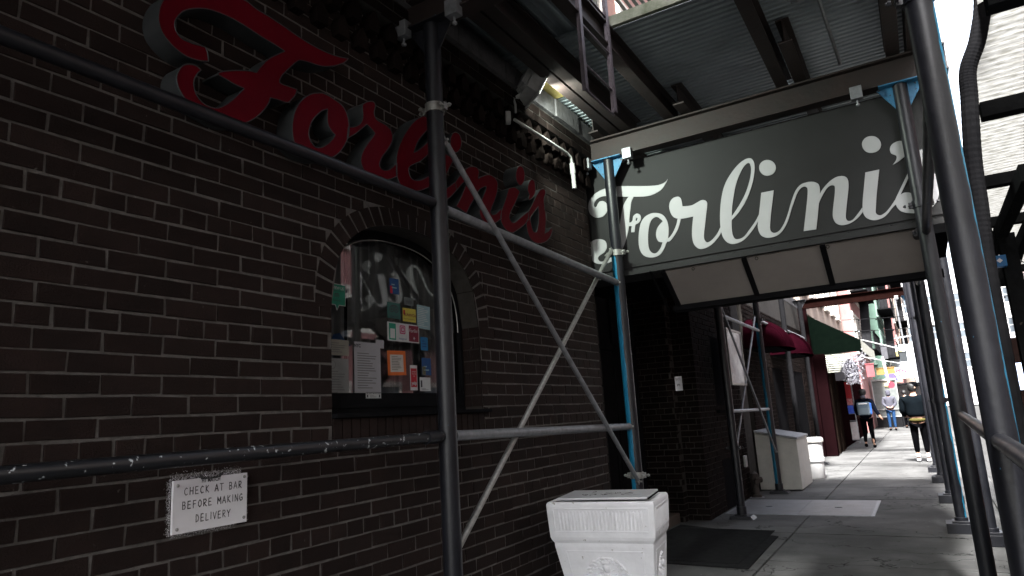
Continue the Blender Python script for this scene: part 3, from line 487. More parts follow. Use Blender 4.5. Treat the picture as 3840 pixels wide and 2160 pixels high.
# ---------------- sidewalk shed: posts, pipes, beams, joists, deck ----------------
def paintmask(name,cx,cy,dx,dy,th,ztop,zbot=-1):
    m=M_BLK.copy(); m.name=name; n=m.node_tree; L=n.links.new; b=n.nodes['Principled BSDF']; src=b.inputs['Base Color'].links[0].from_socket
    tc=n.nodes.new('ShaderNodeTexCoord'); mp=n.nodes.new('ShaderNodeVectorMath'); mp.operation='SUBTRACT'; mp.inputs[1].default_value=(cx,cy,0); L(tc.outputs['Object'],mp.inputs[0])
    nz=n.nodes.new('ShaderNodeTexNoise'); nz.inputs['Scale'].default_value=5; nz.inputs['Detail'].default_value=8; L(tc.outputs['Object'],nz.inputs[0])
    dt=n.nodes.new('ShaderNodeVectorMath'); dt.operation='DOT_PRODUCT'; dt.inputs[1].default_value=(dx,dy,0); L(mp.outputs[0],dt.inputs[0])
    ad=n.nodes.new('ShaderNodeMath'); ad.operation='MULTIPLY_ADD'; ad.inputs[1].default_value=.035; L(nz.outputs['Fac'],ad.inputs[0]); L(dt.outputs['Value'],ad.inputs[2])
    gt=n.nodes.new('ShaderNodeMath'); gt.operation='GREATER_THAN'; gt.inputs[1].default_value=th; L(ad.outputs[0],gt.inputs[0])
    sp=n.nodes.new('ShaderNodeSeparateXYZ'); L(tc.outputs['Object'],sp.inputs[0])
    lt=n.nodes.new('ShaderNodeMath'); lt.operation='LESS_THAN'; lt.inputs[1].default_value=ztop; L(sp.outputs[2],lt.inputs[0])
    ml=n.nodes.new('ShaderNodeMath'); ml.operation='MULTIPLY'; L(gt.outputs[0],ml.inputs[0]); L(lt.outputs[0],ml.inputs[1])
    mx=n.nodes.new('ShaderNodeMix'); mx.data_type='RGBA'; mx.inputs[7].default_value=(.012,.17,.30,1); L(ml.outputs[0],mx.inputs[0]); L(src,mx.inputs[6]); L(mx.outputs[2],b.inputs['Base Color'])
    return m
PR=.053
def coupler(p,ax,parent,m=None,r=PR,s=1):
    """swivel clamp round a post at p, bolts pointing along ax"""
    mb=MB(); x,y,z=p; a=Vector(ax).normalized(); t=Vector((-a.y,a.x,0))
    mb.lathe((x,y,z-.028*s),[(r+.001,0),(r+.009,0),(r+.009,.056*s),(r+.001,.056*s)],24)
    for sg in (1,-1):
        q=Vector((x,y,z))+a*(r+.02)*sg
        mb.beam(q-a*.02*sg,q+a*.012*sg,.03*s,.045*s)
        mb.tube([q+t*.02+a*.012*sg,q+t*.02-t*.08],.0055,8); mb.tube([q-t*.045,q-t*.058],.012,6)
        mb.tube([q+a*.03*sg,q+a*.05*sg],.007,8); mb.tube([q+a*.03*sg,q+a*.042*sg],.013,6)
    o=mb.build('coupler',m or M_STEEL,parent,smooth=40); return o
def post(x,y,label,m=M_BLK,top=3.95,base='plate',group='scaffold posts of the sidewalk shed',clamps=(),gusset=True,cax=(1,0,0),brblue=True):
    t=thing('scaffold_post',(x,y,0),label,'post',group)
    mb=MB(); zb=.05 if base=='plate' else .13
    mb.tube([(x,y,zb),(x,y,top)],PR,32); mb.build('pipe',m,t,smooth=60)
    mb=MB()
    if base=='plate':
        mb.add([(x-.15,y-.12,.0),(x+.17,y-.12,0),(x+.17,y+.12,0),(x-.15,y+.12,0),(x-.14,y-.11,.045),(x+.13,y-.11,.045),(x+.13,y+.11,.045),(x-.14,y+.11,.045)],[(0,3,2,1),(4,5,6,7),(0,1,5,4),(1,2,6,5),(2,3,7,6),(3,0,4,7)])
        mb.box(x-.08,x+.08,y-.08,y+.08,.045,.058)
    else:
        mb.box(x-.15,x+.15,y-.14,y+.14,0,.105); mb.box(x-.09,x+.09,y-.09,y+.09,.105,.125)
    mb.tube([(x,y,.05),(x,y,.16)],PR+.012,24)
    mb.build('base_plate',M_BLK,t,bevel=.004)
    if gusset:
        mb=MB(); mb.box(x-.15,x+.15,y-.075,y+.075,top,top+.01)
        for s in (1,-1): mb.prism([[(x+s*(PR-.002),top-.19),(x+s*.17,top),(x+s*(PR-.002),top)]],lambda a,b_,w:(a,y+w,b_),-.004,.004)
        mb.build('head_bracket',M_BLUE if brblue else M_BLK,t,bevel=.001)
    for z in clamps: coupler((x,y,z),cax,t,m=M_BLK if (x>1 or y>9) else None)
    return t
LP=[(.28,3.15),(.28,5.98),(.28,9.67),(.28,12.42),(.28,15.2),(.28,17.9)]
RP=[(2.84,3.15),(2.81,6.0),(2.755,9.1),(2.715,11.5),(2.65,14.0),(2.60,15.8),(2.62,19.6)]
mL2=paintmask('black_over_blue_left',.28,5.98,-.93,-.36,.029,2.98); mR0=paintmask('black_over_blue_right',2.84,3.15,.98,.1,.0625,3.4); mL4=paintmask('black_over_blue_far',.28,12.42,-.93,-.3,.033,2.9)
post(*LP[0],'black post nearest the arched window, crossing the red script sign',clamps=(3.41,),top=3.98,brblue=False)
post(*LP[1],'black post with a bright blue strip down its left side, before the charcoal sign',m=mL2,clamps=(3.0,.93),top=3.95)
post(*LP[2],'black post just beyond the doorway with a low foot plate near the floor hatch',clamps=(2.95,.93),top=3.95)
post(*LP[3],'black and blue post on a low foot plate behind the white framed poster',m=mL4,clamps=(2.95,),top=3.95)
post(*LP[4],'dark post standing behind the white utility cabinet by the maroon awnings',top=3.95,m=M_DARK,brblue=False)
post(*LP[5],'farthest dark post of the left row, beside the second maroon awning',top=3.95,m=M_DARK,brblue=False)
post(*RP[0],'thick black post nearest the camera at the right with a blue edge',m=mR0,base='block',clamps=(3.15,),top=4.02,cax=(.9,.2,0),brblue=False)
post(*RP[1],'black post with a blue flaking bracket at the right end of the charcoal sign',base='block',clamps=(2.95,),top=3.95)
post(*RP[2],'first block footed kerb post past the black rubber mat',base='block',clamps=(1.42,),m=paintmask('blue_far_a',RP[2][0],RP[2][1],.95,-.1,.058,1.6))
post(*RP[3],'second block footed kerb post, level with the diamond floor hatch',base='block',clamps=(2.6,))
post(*RP[4],'third block footed kerb post where the bright pavement starts',base='block')
post(*RP[5],'fourth block footed kerb post, nearest the man in white trainers',base='block')
post(*RP[6],'farthest kerb post, under the last red cross beam',base='block')
post(2.98,8.45,'odd black post set outside the kerb row next to the dining shed',base='block',gusset=False)
post(.28,.36,'black post at the extreme left carrying the chipped black rails',clamps=(),top=3.98)
def pipe(p0,p1,r,m,label,name='scaffold_rail',flat=True,group=None,cat='pipe',n=20,sleeve=None):
    p0=Vector(p0);p1=Vector(p1); d=(p1-p0).normalized(); t=thing(name,p0,label,cat,group)
    mb=MB(); mb.tube([p0,p1],r,n); mb.build('tube',m,t,smooth=60)
    if flat:
        mb=MB()
        for e,s in ((p0,-1),(p1,1)): mb.beam(e-d*s*.01,e+d*s*.05,.008,r*2.2); mb.tube([e+d*s*.03+Vector((.03,0,0)),e+d*s*.03-Vector((.03,0,0))],.008,8)
        mb.build('lug',M_STEEL if m!=M_BLK else M_BLK,t)
    if sleeve:
        mb=MB()
        for q in sleeve: q=Vector(q); mb.tube([q-d*.05,q+d*.05],r*1.28,n)
        mb.build('sleeve',M_BLK,t,smooth=50)
    return t
pipe((.28,.42,1.425),(.28,3.09,1.425),.028,M_BLK2,'lower black rail with chipped paint, left of the nearest left post',flat=False,sleeve=[(.28,3.0,1.425)])
pipe((.28,.42,2.79),(.28,3.09,2.79),.030,M_BLK,'upper black rail crossing under the big red F',flat=False)
pipe((.28,3.21,1.422),(.28,5.90,1.366),.030,M_GALV,'lower grey rail between the window post and the blue striped post')
pipe((.28,3.21,2.775),(.28,5.90,2.705),.030,M_GALV,'upper grey rail between the window post and the blue striped post')
pipe((.315,3.21,3.19),(.315,5.90,.90),.019,M_GALV,'dull grey diagonal brace falling to the clamp behind the planter','diagonal_brace')
pipe((.25,3.17,.74),(.25,5.93,3.03),.019,M_STEEL,'shiny diagonal brace rising from the floor to the white F','diagonal_brace')
pipe((.28,9.73,1.42),(.28,12.36,1.40),.024,M_GALV,'pale rail between the two posts beyond the doorway')
pipe((.28,9.73,2.78),(.28,12.36,2.76),.026,M_GALV,'high pale rail above the white framed poster')
pipe((.31,9.73,2.9),(.31,12.36,.7),.017,M_GALV,'thin brace falling behind the framed poster','diagonal_brace')
pipe((.25,9.73,.75),(.25,12.36,3.0),.017,M_GALV,'thin brace rising behind the framed poster','diagonal_brace')
pipe((.28,12.5,2.95),(.28,15.1,2.95),.03,M_GALV,'short pale rail near the maroon awnings, closer one'); pipe((.28,15.3,3.0),(.28,17.8,3.0),.03,M_GALV,'short pale rail over the second maroon awning')
pipe((2.84,.5,1.29),(2.82,5.93,1.335),.03,M_BLK,'black kerb side rail at waist height behind the thick right post',flat=False)
pipe((2.83,3.2,2.75),(2.81,5.93,2.72),.03,M_BLK,'black kerb side rail at head height behind the thick right post')
pipe((2.75,6.1,2.75),(2.74,9.0,2.75),.028,M_BLK,'black rail from the sign end post to the first block footed post')
def ibeam(mb,p0,p1,h,wd,tf=.016,tw=.012):
    p0=Vector(p0);p1=Vector(p1); Z=Vector((0,0,1))
    mb.beam(p0+Z*tf/2,p1+Z*tf/2,wd,tf); mb.beam(p0+Z*(h-tf/2),p1+Z*(h-tf/2),wd,tf); mb.beam(p0+Z*h/2,p1+Z*h/2,tw,h-2*tf)
def beam(p0,p1,h,wd,label,name='steel_cross_beam',group='steel cross beams of the shed',m=M_RED,clips=()):
    t=thing(name,p0,label,'beam',group); mb=MB(); ibeam(mb,p0,p1,h,wd); mb.build('girder',m,t,bevel=.002)
    for (x,y,z) in clips:
        mb=MB(); mb.box(x-.045,x+.045,y-.02,y+.045,z-.07,z+.035); mb.tube([(x,y+.02,z-.07),(x,y+.02,z-.125)],.008,8); mb.tube([(x,y+.02,z-.105),(x,y+.02,z-.12)],.017,8)
        mb.build('beam_clamp',M_GALV,t,bevel=.004)
    return t
beam((-.02,3.15,3.99),(3.15,3.15,3.99),.2,.13,'near cross beam at top left above the window post',clips=[(.10,3.07,4.0),(.50,3.07,4.0)])
beam((-.02,6.0,3.962),(3.15,6.0,3.962),.225,.13,'cross beam running along the top of the charcoal sign',clips=[(.06,5.92,3.965),(.50,5.92,3.965),(2.50,5.92,3.965)])
beam((-.02,9.67,3.962),(3.0,9.4,3.962),.22,.13,'hidden cross beam behind the charcoal sign')
beam((-.02,15.2,3.962),(2.9,14.6,3.962),.22,.13,'middle cross beam over the bright pavement',m=bpy.data.materials['beam_red_shaded'] if 'beam_red_shaded' in bpy.data.materials else M_RED)
beam((-.02,19.8,3.962),(2.9,19.7,3.962),.24,.13,'far red cross beam over the bright end of the passage',clips=[(2.35,19.66,3.965)],m=mat('beam_red_shaded',(.009,.0035,.003),(.006,.0025,.0022),.8,spec=0))  # beam red darkened as painted-in shade, since sun strikes this beam
js=[(.38,-4.7,6.28),(.50,-4.7,6.28),(.93,-4.7,6.28),(1.95,-4.7,6.28),(2.80,-4.7,6.28),(1.10,5.72,12.0),(2.10,5.2,12.0),(2.95,5.15,12.0),(.22,5.8,12.0)]
jl=['left member of the paired joists above the brick cornice','right member of the paired joists above the brick cornice','joist at the left edge of the roof opening by the ladder','joist at the right edge of the roof opening','joist next to the right hand posts','short lapped joist end in the middle of the ceiling','short lapped joist end right of the roof opening','lapped joist end above the blue flaking bracket','lapped joist end above the left end of the charcoal sign']
for (x,a,b_),l in zip(js,jl): beam((x,a,4.205 if a<0 else 4.2),(x,b_,4.205 if a<0 else 4.2),.2,.10,l,'steel_joist','steel joists carrying the metal deck')
def deck(x0,x1,y0,y1,z,along,label,pitch,amp,trap=False,group='corrugated metal deck sheets'):
    mb=MB(); a0,a1=(x0,x1) if along=='y' else (y0,y1); n=12; st=pitch/n; N=int((a1-a0)/st)
    def hgt(u):
        p=(u/pitch)%1
        if trap: return amp*max(-1,min(1,(abs(p-.5)*4-1)*2.6))
        return -amp if p<.56 else (-amp+2*amp*(p-.56)/.09 if p<.65 else (amp if p<.91 else amp-2*amp*(p-.91)/.09))
    top=[]
    for i in range(N+1):
        u=min(a0+i*st,a1); h=z+hgt(u)
        top+= [(u,y0,h),(u,y1,h)] if along=='y' else [(x0,u,h),(x1,u,h)]
    T=.003
    vs=top+[(a,b_,c+T) for a,b_,c in top]; o=2*(N+1)
    fs=[]
    for i in range(N):
        q=(2*i,2*i+2,2*i+3,2*i+1); fs.append(q[::-1] if along=='y' else q); r=(o+2*i,o+2*i+1,o+2*i+3,o+2*i+2); fs.append(r)
        fs.append((2*i,2*i+2,o+2*i+2,o+2*i)); fs.append((2*i+1,o+2*i+1,o+2*i+3,2*i+3))
    mb.add(vs,fs); return tag(mb.build('metal_deck_sheet',M_DECK,smooth=30),label,'roof deck',group)
deck(-.05,.93,-4.6,4.95,4.475,'y','left strip of ceiling deck with wide ribs running along the street',.15,.022,True)
deck(-.05,.93,4.42,11.9,4.43,'x','narrow ceiling deck beside the lit floodlight',.0677,.017)
deck(.93,1.95,4.56,7.0,4.425,'x','middle ceiling deck just past the roof opening',.0677,.017)
deck(.93,1.95,6.95,11.9,4.45,'x','deck over the space behind the charcoal sign',.0677,.017)
deck(1.95,3.08,-4.6,4.6,4.43,'x','right ceiling deck nearest the camera with the caged lamp',.0677,.017)
deck(1.95,3.08,4.55,11.9,4.445,'x','right ceiling deck above the sign top',.0677,.017)
deck(.93,1.95,-4.6,3.6,4.43,'x','ceiling deck behind the camera side of the roof opening',.0677,.017)
deck(-.05,3.0,18.85,19.3,4.43,'x','far deck strip lit from below beyond the dark sign',.0677,.017)
M_MOSS=mat('mossy_timber',(.22,.225,.19),(.08,.095,.06),.85,scale=7,bump=.4,bscale=30)
mb=MB(); mb.box(.93,1.96,4.50,4.54,4.402,4.49); tag(mb.build('edge_plank',M_MOSS,bevel=.003),'mossy pale plank along the far edge of the roof opening','plank')
mb=MB(); mb.box(.88,.92,3.6,4.40,4.47,4.60); tag(mb.build('edge_plank',M_MOSS,bevel=.003),'mossy plank up the left edge of the roof opening behind the ladder','plank')
mb=MB(); mb.box(-.04,.33,4.92,5.30,4.395,4.41); tag(mb.build('plywood_board',M_WOODY),'yellow plywood board lit by the floodlight under the deck','board')
mb=MB(); 
for y in (5.45,6.0): mb.box(.0,.06,y-.2,y+.1,4.33,4.39)
tag(mb.build('timber_block',M_WOODY,bevel=.004),'yellowish timber blocks resting on the cornice cap','timber')
mb=MB(); mb.box(2.98,3.03,-4.6,11.9,4.5,5.3); tag(mb.build('shed_parapet',mat('blue_grey_plywood',(.05,.07,.08),(.035,.05,.06),.7,scale=4)),'dark plywood parapet along the street edge of the shed roof','parapet')
# ceiling lamp + conduit
t=thing('caged_ceiling_lamp',(2.27,4.75,4.3),'dim caged bulkhead lamp under the right ceiling deck','lamp')
mb=MB(); mb.lathe((2.27,4.75,4.26),[(0,.0),(.03,.002),(.055,.02),(.065,.06),(.065,.12)],20); mb.build('glass_globe',mat('frosted_globe',(.3,.3,.28),(.22,.22,.2),.25),t,smooth=60)
mb=MB(); mb.lathe((2.27,4.75,4.34),[(.085,0),(.09,.02),(.085,.06),(.0,.07)],20)
for k in range(4):
    a=k*pi/4; mb.tube([(2.27+.078*cos(a),4.75+.078*sin(a),4.34),(2.27+.07*cos(a),4.75+.07*sin(a),4.26),(2.27,4.75,4.235),(2.27-.07*cos(a),4.75-.07*sin(a),4.26),(2.27-.078*cos(a),4.75-.078*sin(a),4.34)],.003,6)
mb.build('wire_cage',M_GALV,t,smooth=60)
mb=MB(); mb.tube([(2.36,-2,4.375),(2.36,4.6,4.37),(2.38,5.0,4.36),(2.42,5.95,4.25)],.014,10); tag(mb.build('ceiling_conduit',M_GALV,smooth=60),'thin grey conduit running under the right ceiling deck past the lamp','conduit')
# ---------------- ladder through the opening ----------------
M_LAD=mat('aged_galvanised_ladder',(.13,.115,.135),(.07,.055,.065),.5,.3,scale=12,bump=.2,bscale=50)
t=thing('drop_ladder',(.97,4.15,3.65),'rusty fire escape drop ladder hanging through the roof opening','ladder')
for k,(y) in enumerate((3.905,4.415)):
    mb=MB(); zz=3.63 if k==0 else 3.66
    mb.box(.955,.985,y-.006,y+.006,zz,6.4); mb.box(.985,.991,y-.022,y+.022,zz,6.4)
    mb.build('side_rail',M_LAD,t,bevel=.001)
for i,z in enumerate((3.64,3.84,4.14,4.44,4.74,5.04,5.34,5.64,5.94,6.24)):
    mb=MB(); mb.tube([(.97,3.905,z),(.97,4.415,z)],.009,10) ; mb.build('rung',M_LAD,t,smooth=60)
# ---------------- fire escape and building above ----------------
M_OLIV=mat('olive_painted_iron',(.07,.072,.055),(.04,.042,.032),.6,scale=8,bump=.2)
t=thing('fire_escape',(.5,7.5,6.4),'olive iron fire escape balcony with slatted floor above the roof opening','fire escape')
mb=MB()
for i in range(15): x=.08+i*.082; mb.box(x-.021,x+.021,4.4,8.6,6.5,6.512)
mb.build('slatted_floor',M_OLIV,t)
mb=MB(); mb.box(-.04,2.3,-2.2,2.6,9.6,9.66); mb.build('sun_block_slab',M_OLIV,t)  # unseen solid slab, added to keep sun out of the roof opening
mb=MB()
for y in (4.4,6.5,8.6): mb.box(-.05,1.25,y-.02,y+.02,6.44,6.498)
mb.box(1.22,1.26,4.4,8.6,6.44,6.498); mb.box(1.235,1.25,4.4,8.6,7.4,7.43)
for i in range(22): y=4.45+i*.197; mb.box(1.238,1.248,y-.006,y+.006,6.5,7.4)
for y in (4.4,8.6): 
    mb.box(.0,1.25,y-.01,y+.01,7.4,7.43)
    for i in range(7): mb.box(.1+i*.18,.112+i*.18,y-.006,y+.006,6.5,7.4)
mb.build('railing',M_OLIV,t)
mb=MB()
for i in range(14): 
    z=6.6+i*.2; y=8.2-i*.19; mb.box(.5,1.1,y-.1,y+.1,z,z+.02)
mb.beam((.49,8.3,6.5),(.49,5.5,9.4),.012,.14); mb.beam((1.11,8.3,6.5),(1.11,5.5,9.4),.012,.14)
mb.build('stair',M_OLIV,t)
M_PINK=mat('rose_brick',(.36,.2,.17),(.26,.13,.11),.8,scale=3,bump=.3,bscale=60); M_PALE=mat('pale_stone_trim',(.6,.55,.5),(.45,.42,.38),.7,scale=5); M_WG=mat('far_window_glass',(.10,.12,.14),(.05,.06,.07),.12,scale=1)
def tower(name,x0,x1,y0,y1,z0,z1,m,trim,label,cat='building',face='x',fl=3.1,wy=1.9,first=None,cornice=True,group=None,awin=1.0):
    t=thing(name,(x1 if face=='x' else (x0+x1)/2,y0,z0),label,cat,group)
    mb=MB(); mb.box(x0,x1,y0,y1,z0,z1); mb.build('wall',m,t)
    zz=(first if first is not None else z0+1.0); k=0
    W=MB(); 
    while zz+1.7<z1:
        rng=[('x',y0+wy*(.5+i)) for i in range(int((y1-y0)/wy))] if 'x' in face else []
        if 'y' in face: rng+=[('y',x0+wy*(.5+i)) for i in range(int((x1-x0)/wy))]
        if 'w' in face: rng+=[('w',y0+wy*(.5+i)) for i in range(int((y1-y0)/wy))]
        for f,u in rng:
            if k>=90: break
            k+=1; w=awin/2
            P=(lambda a,b_,d:(x1+d,a,b_)) if f=='x' else ((lambda a,b_,d:(a,y0-d,b_)) if f=='y' else (lambda a,b_,d:(x0-d,a,b_)))
            fr=MB(); fr.prism([[(u-w-.08,zz-.1),(u+w+.08,zz-.1),(u+w+.08,zz+1.75),(u-w-.08,zz+1.75)],[(u-w,zz),(u+w,zz),(u+w,zz+1.6),(u-w,zz+1.6)]],P,.001,.06); fr.prism([[(u-w,zz+.78),(u+w,zz+.78),(u+w,zz+.84),(u-w,zz+.84)]],P,.006,.03); fr.prism([[(u-w-.14,zz-.18),(u+w+.14,zz-.18),(u+w+.14,zz-.105),(u-w-.14,zz-.105)]],P,.001,.1)
            o=fr.build('window_frame',trim,t); gp=MB(); gp.prism([[(u-w,zz),(u+w,zz),(u+w,zz+1.6),(u-w,zz+1.6)]],P,.0,.004); gp.build('pane',M_WG,o)
        zz+=fl
    if cornice:
        mb=MB(); mb.box(x0-.3,x1+.35,y0-.0+.002,y1-.002,z1,z1+.35); mb.build('roof_cornice',trim,t)
    return t
tower('apartment_building',-9,-.06,-8,13.0,4.6,17,M_PINK,M_PALE,'rose brick apartment building rising above the restaurant behind the fire escape',first=5.0,wy=1.7)

# ---------------- floodlight, conduit ----------------
M_FL=mat('grey_light_housing',(.36,.36,.35),(.25,.25,.245),.5,scale=12,bump=.15)
t=thing('floodlight',(.1,4.62,4.2),'lit grey floodlight bracketed to the cornice under the deck','lamp')
R_=Matrix.Translation((.22,4.60,4.18))@Matrix.Rotation(radians(-38),4,'Z')@Matrix.Rotation(radians(-28),4,'X')
mb=MB(); mb.box(-.13,.13,-.07,.03,-.11,.11,R_); mb.box(-.15,.15,.03,.05,-.13,.13,R_); mb.box(-.09,.09,-.12,-.07,-.07,.07,R_)
for i in range(7): mb.box(-.12+i*.036,-.112+i*.036,-.095,-.07,-.09,.09,R_)
mb.build('housing',M_FL,t,bevel=.006)
mb=MB(); mb.box(-.125,.125,.0505,.0535,-.105,.105,R_); mb.build('lit_lens',mat('lit_lens',(.9,.95,.9),(.9,.95,.9),.3,emit=((.92,1,.9),9)),t)
mb=MB(); mb.beam((.02,4.50,4.05),(.16,4.56,4.14),.04,.02); mb.beam((.02,4.50,4.05),(.02,4.50,4.22),.03,.03); mb.tube([(.03,4.52,4.2),(.08,4.5,4.1),(.12,4.46,4.0),(.13,4.44,3.92)],.009,8); mb.build('bracket',M_FL,t,smooth=40)
ld=bpy.data.lights.new('floodlight_beam','SPOT'); ld.energy=25; ld.color=(.88,1,.88); ld.spot_size=radians(125); ld.spot_blend=.5; ld.shadow_soft_size=.035
lo=bpy.data.objects.new('floodlight_beam',ld); C.objects.link(lo); lo.location=R_@Vector((0,.075,0)); aim=(Vector((1.0,6.1,3.6))-lo.location).normalized(); lo.rotation_euler=aim.to_track_quat('-Z','Y').to_euler(); lo.parent=t; lo.matrix_parent_inverse=t.matrix_basis.inverted()
t=thing('round_junction_box',(.1,4.42,3.84),'pale round junction box with conduit running along the corbelled bricks','electrical box')
RX=Matrix.Translation((.10,4.40,3.87))@Matrix.Rotation(radians(-55),4,'Z')@Matrix.Rotation(pi/2,4,'X')
mb=MB(); mb.lathe((0,0,0),[(.0,.0),(.052,.0),(.055,.01),(.055,.04),(.0,.045)],24,M=RX); mb.build('cover',M_FL,t,smooth=40)
mb=MB(); mb.tube([(.12,4.43,3.86),(.12,4.9,3.87),(.12,5.36,3.875),(.12,5.45,3.86),(.12,5.47,3.78),(.12,5.475,3.58)],.013,10); mb.tube([(.12,5.468,3.80),(.12,5.473,3.70)],.024,12); mb.tube([(.12,5.475,3.70),(.12,5.476,3.56)],.02,12); mb.build('conduit',M_FL,t,smooth=60)

# ---------------- charcoal awning sign ----------------
sg=thing('awning_sign',(1.4,6.13,2.8),'charcoal projecting box sign with white script lettering across the passage','sign')
mb=MB(); mb.box(-.16,2.99,6.125,6.5,2.80,3.95); mb.build('sign_box',M_PANEL,sg,bevel=.003)
mb=MB(); mb.box(-.165,2.995,6.108,6.124,2.795,2.835); mb.box(-.165,2.995,6.112,6.124,2.868,2.880); mb.box(-.165,-.14,6.108,6.1245,2.836,3.95)
for i in range(20): mb.lathe((0,0,0),[(0,.006),(.006,.004),(.007,0)],8,M=Matrix.Translation((-.05+i*.155,6.124,2.853))@Matrix.Rotation(pi/2,4,'X'))
mb.build('trim_strip',M_PANEL,sg,bevel=.001)
for gi,loops in enumerate(WHITE):
    mb=MB(); mb.prism([smooth_loop([(p[0]/1000,p[1]/1000)+tuple(p[2:]) for p in l]) for l in loops],lambda a,b_,w:(a,w,b_),6.1245,6.1195-.0003*gi); mb.build('letter',M_LET,sg)
def sof(x,s,d=0): # along slope s 0..1
    return (x,6.16+.42*s-d*.6,2.79-.30*s-d*.8)
xs_=[.66,1.41,2.06,2.80]
for a,b_ in zip(xs_,xs_[1:]):
    mb=MB(); mb.add([sof(a+.02,.02),sof(b_-.02,.02),sof(b_-.02,.97),sof(a+.02,.97),sof(a+.02,.02,-.02),sof(b_-.02,.02,-.02),sof(b_-.02,.97,-.02),sof(a+.02,.97,-.02)],[(0,1,2,3),(7,6,5,4),(0,4,5,1),(1,5,6,2),(2,6,7,3),(3,7,4,0)]); mb.build('soffit_panel',M_SOFF,sg)
mb=MB()
for x in xs_: mb.beam(sof(x,.0,.008),sof(x,1,.008),.045,.02,up=(0,.6,.8))
mb.beam(sof(.60,1,.012),sof(2.9,1,.012),.05,.055); mb.beam(sof(.60,1.06,.03),sof(2.9,1.06,.03),.02,.02); mb.beam(sof(.55,-.1,.02),sof(.55,1,.02),.018,.018)
mb.box(-.16,2.99,6.51,7.75,2.80,2.83)
mb.build('soffit_frame',M_DARK,sg,bevel=.002)
mb=MB()
for x in (.95,1.52,2.1): mb.tube([(x+.012*cos(a),6.15,2.765+.014*sin(a)) for a in [k*pi/5 for k in range(11)]],.0025,6)
mb.build('eye_hook',M_DARK,sg)

# ---------------- door recess ----------------
t=thing('entrance_door',(-.85,7.6,0),'dark recessed double entrance door in the brick doorway beside the blue post','door')
mb=MB(); mb.box(-.92,-.86,6.1,9.2,0,3.0); 
for y in (6.15,6.9,7.65,8.4,9.14): mb.box(-.86,-.82,y-.04,y+.04,0,3.0)
mb.box(-.86,-.82,6.1,9.2,2.3,2.4); mb.build('door_frame',M_DARK,t,bevel=.004)
for y in (6.94,7.69):
    mb=MB(); mb.box(-.858,-.84,y,y+.67,.03,2.29); mb.prism([[(y+.1,.25),(y+.57,.25),(y+.57,1.0),(y+.1,1.0)],[(y+.13,.28),(y+.54,.28),(y+.54,.97),(y+.13,.97)]],f3,-.84,-.83); o=mb.build('door_leaf',M_DARK,t,bevel=.003)
    mb=MB(); mb.tube([(-.80,y+(.06 if y>7.5 else .6),.9),(-.80,y+(.06 if y>7.5 else .6),1.3)],.012,8); mb.build('handle',M_STEEL,o)
mb=MB(); N=60
for i in range(N):
    f=lambda k:(-.34+.02*sin(k*1.7)+.01*sin(k*.6),6.08+k*.012)
    (x0,y0),(x1,y1)=f(i),f(i+1); mb.face([(x0,y0,.1),(x1,y1,.1),(x1,y1,2.75),(x0,y0,2.75)])
tag(mb.build('black_door_curtain',M_RUB,smooth=60),'black vinyl strip curtain hanging at the left side of the doorway','curtain')
mb=MB(); mb.box(-.85,-.42,7.3,9.2,0,.13); tag(mb.build('door_step',mat('brown_stone',(.07,.05,.04),(.04,.03,.024),.8,bump=.4),bevel=.01),'low brown stone step at the foot of the dark brick pier','step')

# ---------------- brick wall beyond the doorway ----------------
wl=thing('brick_shopfront_wall',(-.1,10,0),'dark brick wall with stepped pier beyond the doorway, behind the framed poster','building')
b=MB(); mo=MB()
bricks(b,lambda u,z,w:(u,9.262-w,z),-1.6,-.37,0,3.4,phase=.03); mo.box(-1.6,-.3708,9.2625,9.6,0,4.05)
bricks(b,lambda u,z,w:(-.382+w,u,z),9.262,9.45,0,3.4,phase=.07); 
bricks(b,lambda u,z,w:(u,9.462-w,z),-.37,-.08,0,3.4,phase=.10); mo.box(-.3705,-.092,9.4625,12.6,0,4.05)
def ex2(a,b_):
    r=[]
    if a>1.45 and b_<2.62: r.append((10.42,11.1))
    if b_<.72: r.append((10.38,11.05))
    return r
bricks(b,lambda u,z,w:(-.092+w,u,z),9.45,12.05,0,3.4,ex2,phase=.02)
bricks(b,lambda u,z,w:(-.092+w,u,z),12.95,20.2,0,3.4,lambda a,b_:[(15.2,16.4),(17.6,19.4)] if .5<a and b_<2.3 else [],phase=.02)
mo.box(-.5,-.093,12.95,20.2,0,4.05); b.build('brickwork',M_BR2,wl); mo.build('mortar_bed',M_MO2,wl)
mb=MB(); mb.box(-.0915,-.088,10.42,11.1,1.45,2.62); mb.box(-.0915,-.085,10.38,11.05,.0,.72); mb.box(-.0915,-.088,15.2,16.4,.5,2.3); mb.box(-.0915,-.088,17.6,19.4,.5,2.3); mb.box(-.45,-.40,12.0,13.0,0,3); mb.box(-.12,-.03,10.36,11.15,1.40,1.445); mb.build('window',M_DARK,wl)
mb=MB(); mb.box(-.6,-.09,9.3,20.2,4.05,4.3); mb.build('cornice',M_CORN,wl)
t=thing('wall_notice',(-.3,9.24,1.7),'small white paper notice pinned on the dark stepped brick pier','notice')
mb=MB(); mb.box(-.315,-.215,9.236,9.244,1.74,1.935); mb.build('sheet',M_SIGNW,t); t.location=(0,0,0) if 0 else t.location
mb=MB()
for i in range(3): mb.box(-.300,-.232,9.2345,9.2355,1.91-.013*i,1.914-.013*i)
for a in range(5): mb.box(-.285+.008*a,-.28+.008*a,9.2345,9.2355,1.80+.008*(a%3),1.83+.006*(a%2))
mb.build('printed_lines',M_INK,t)
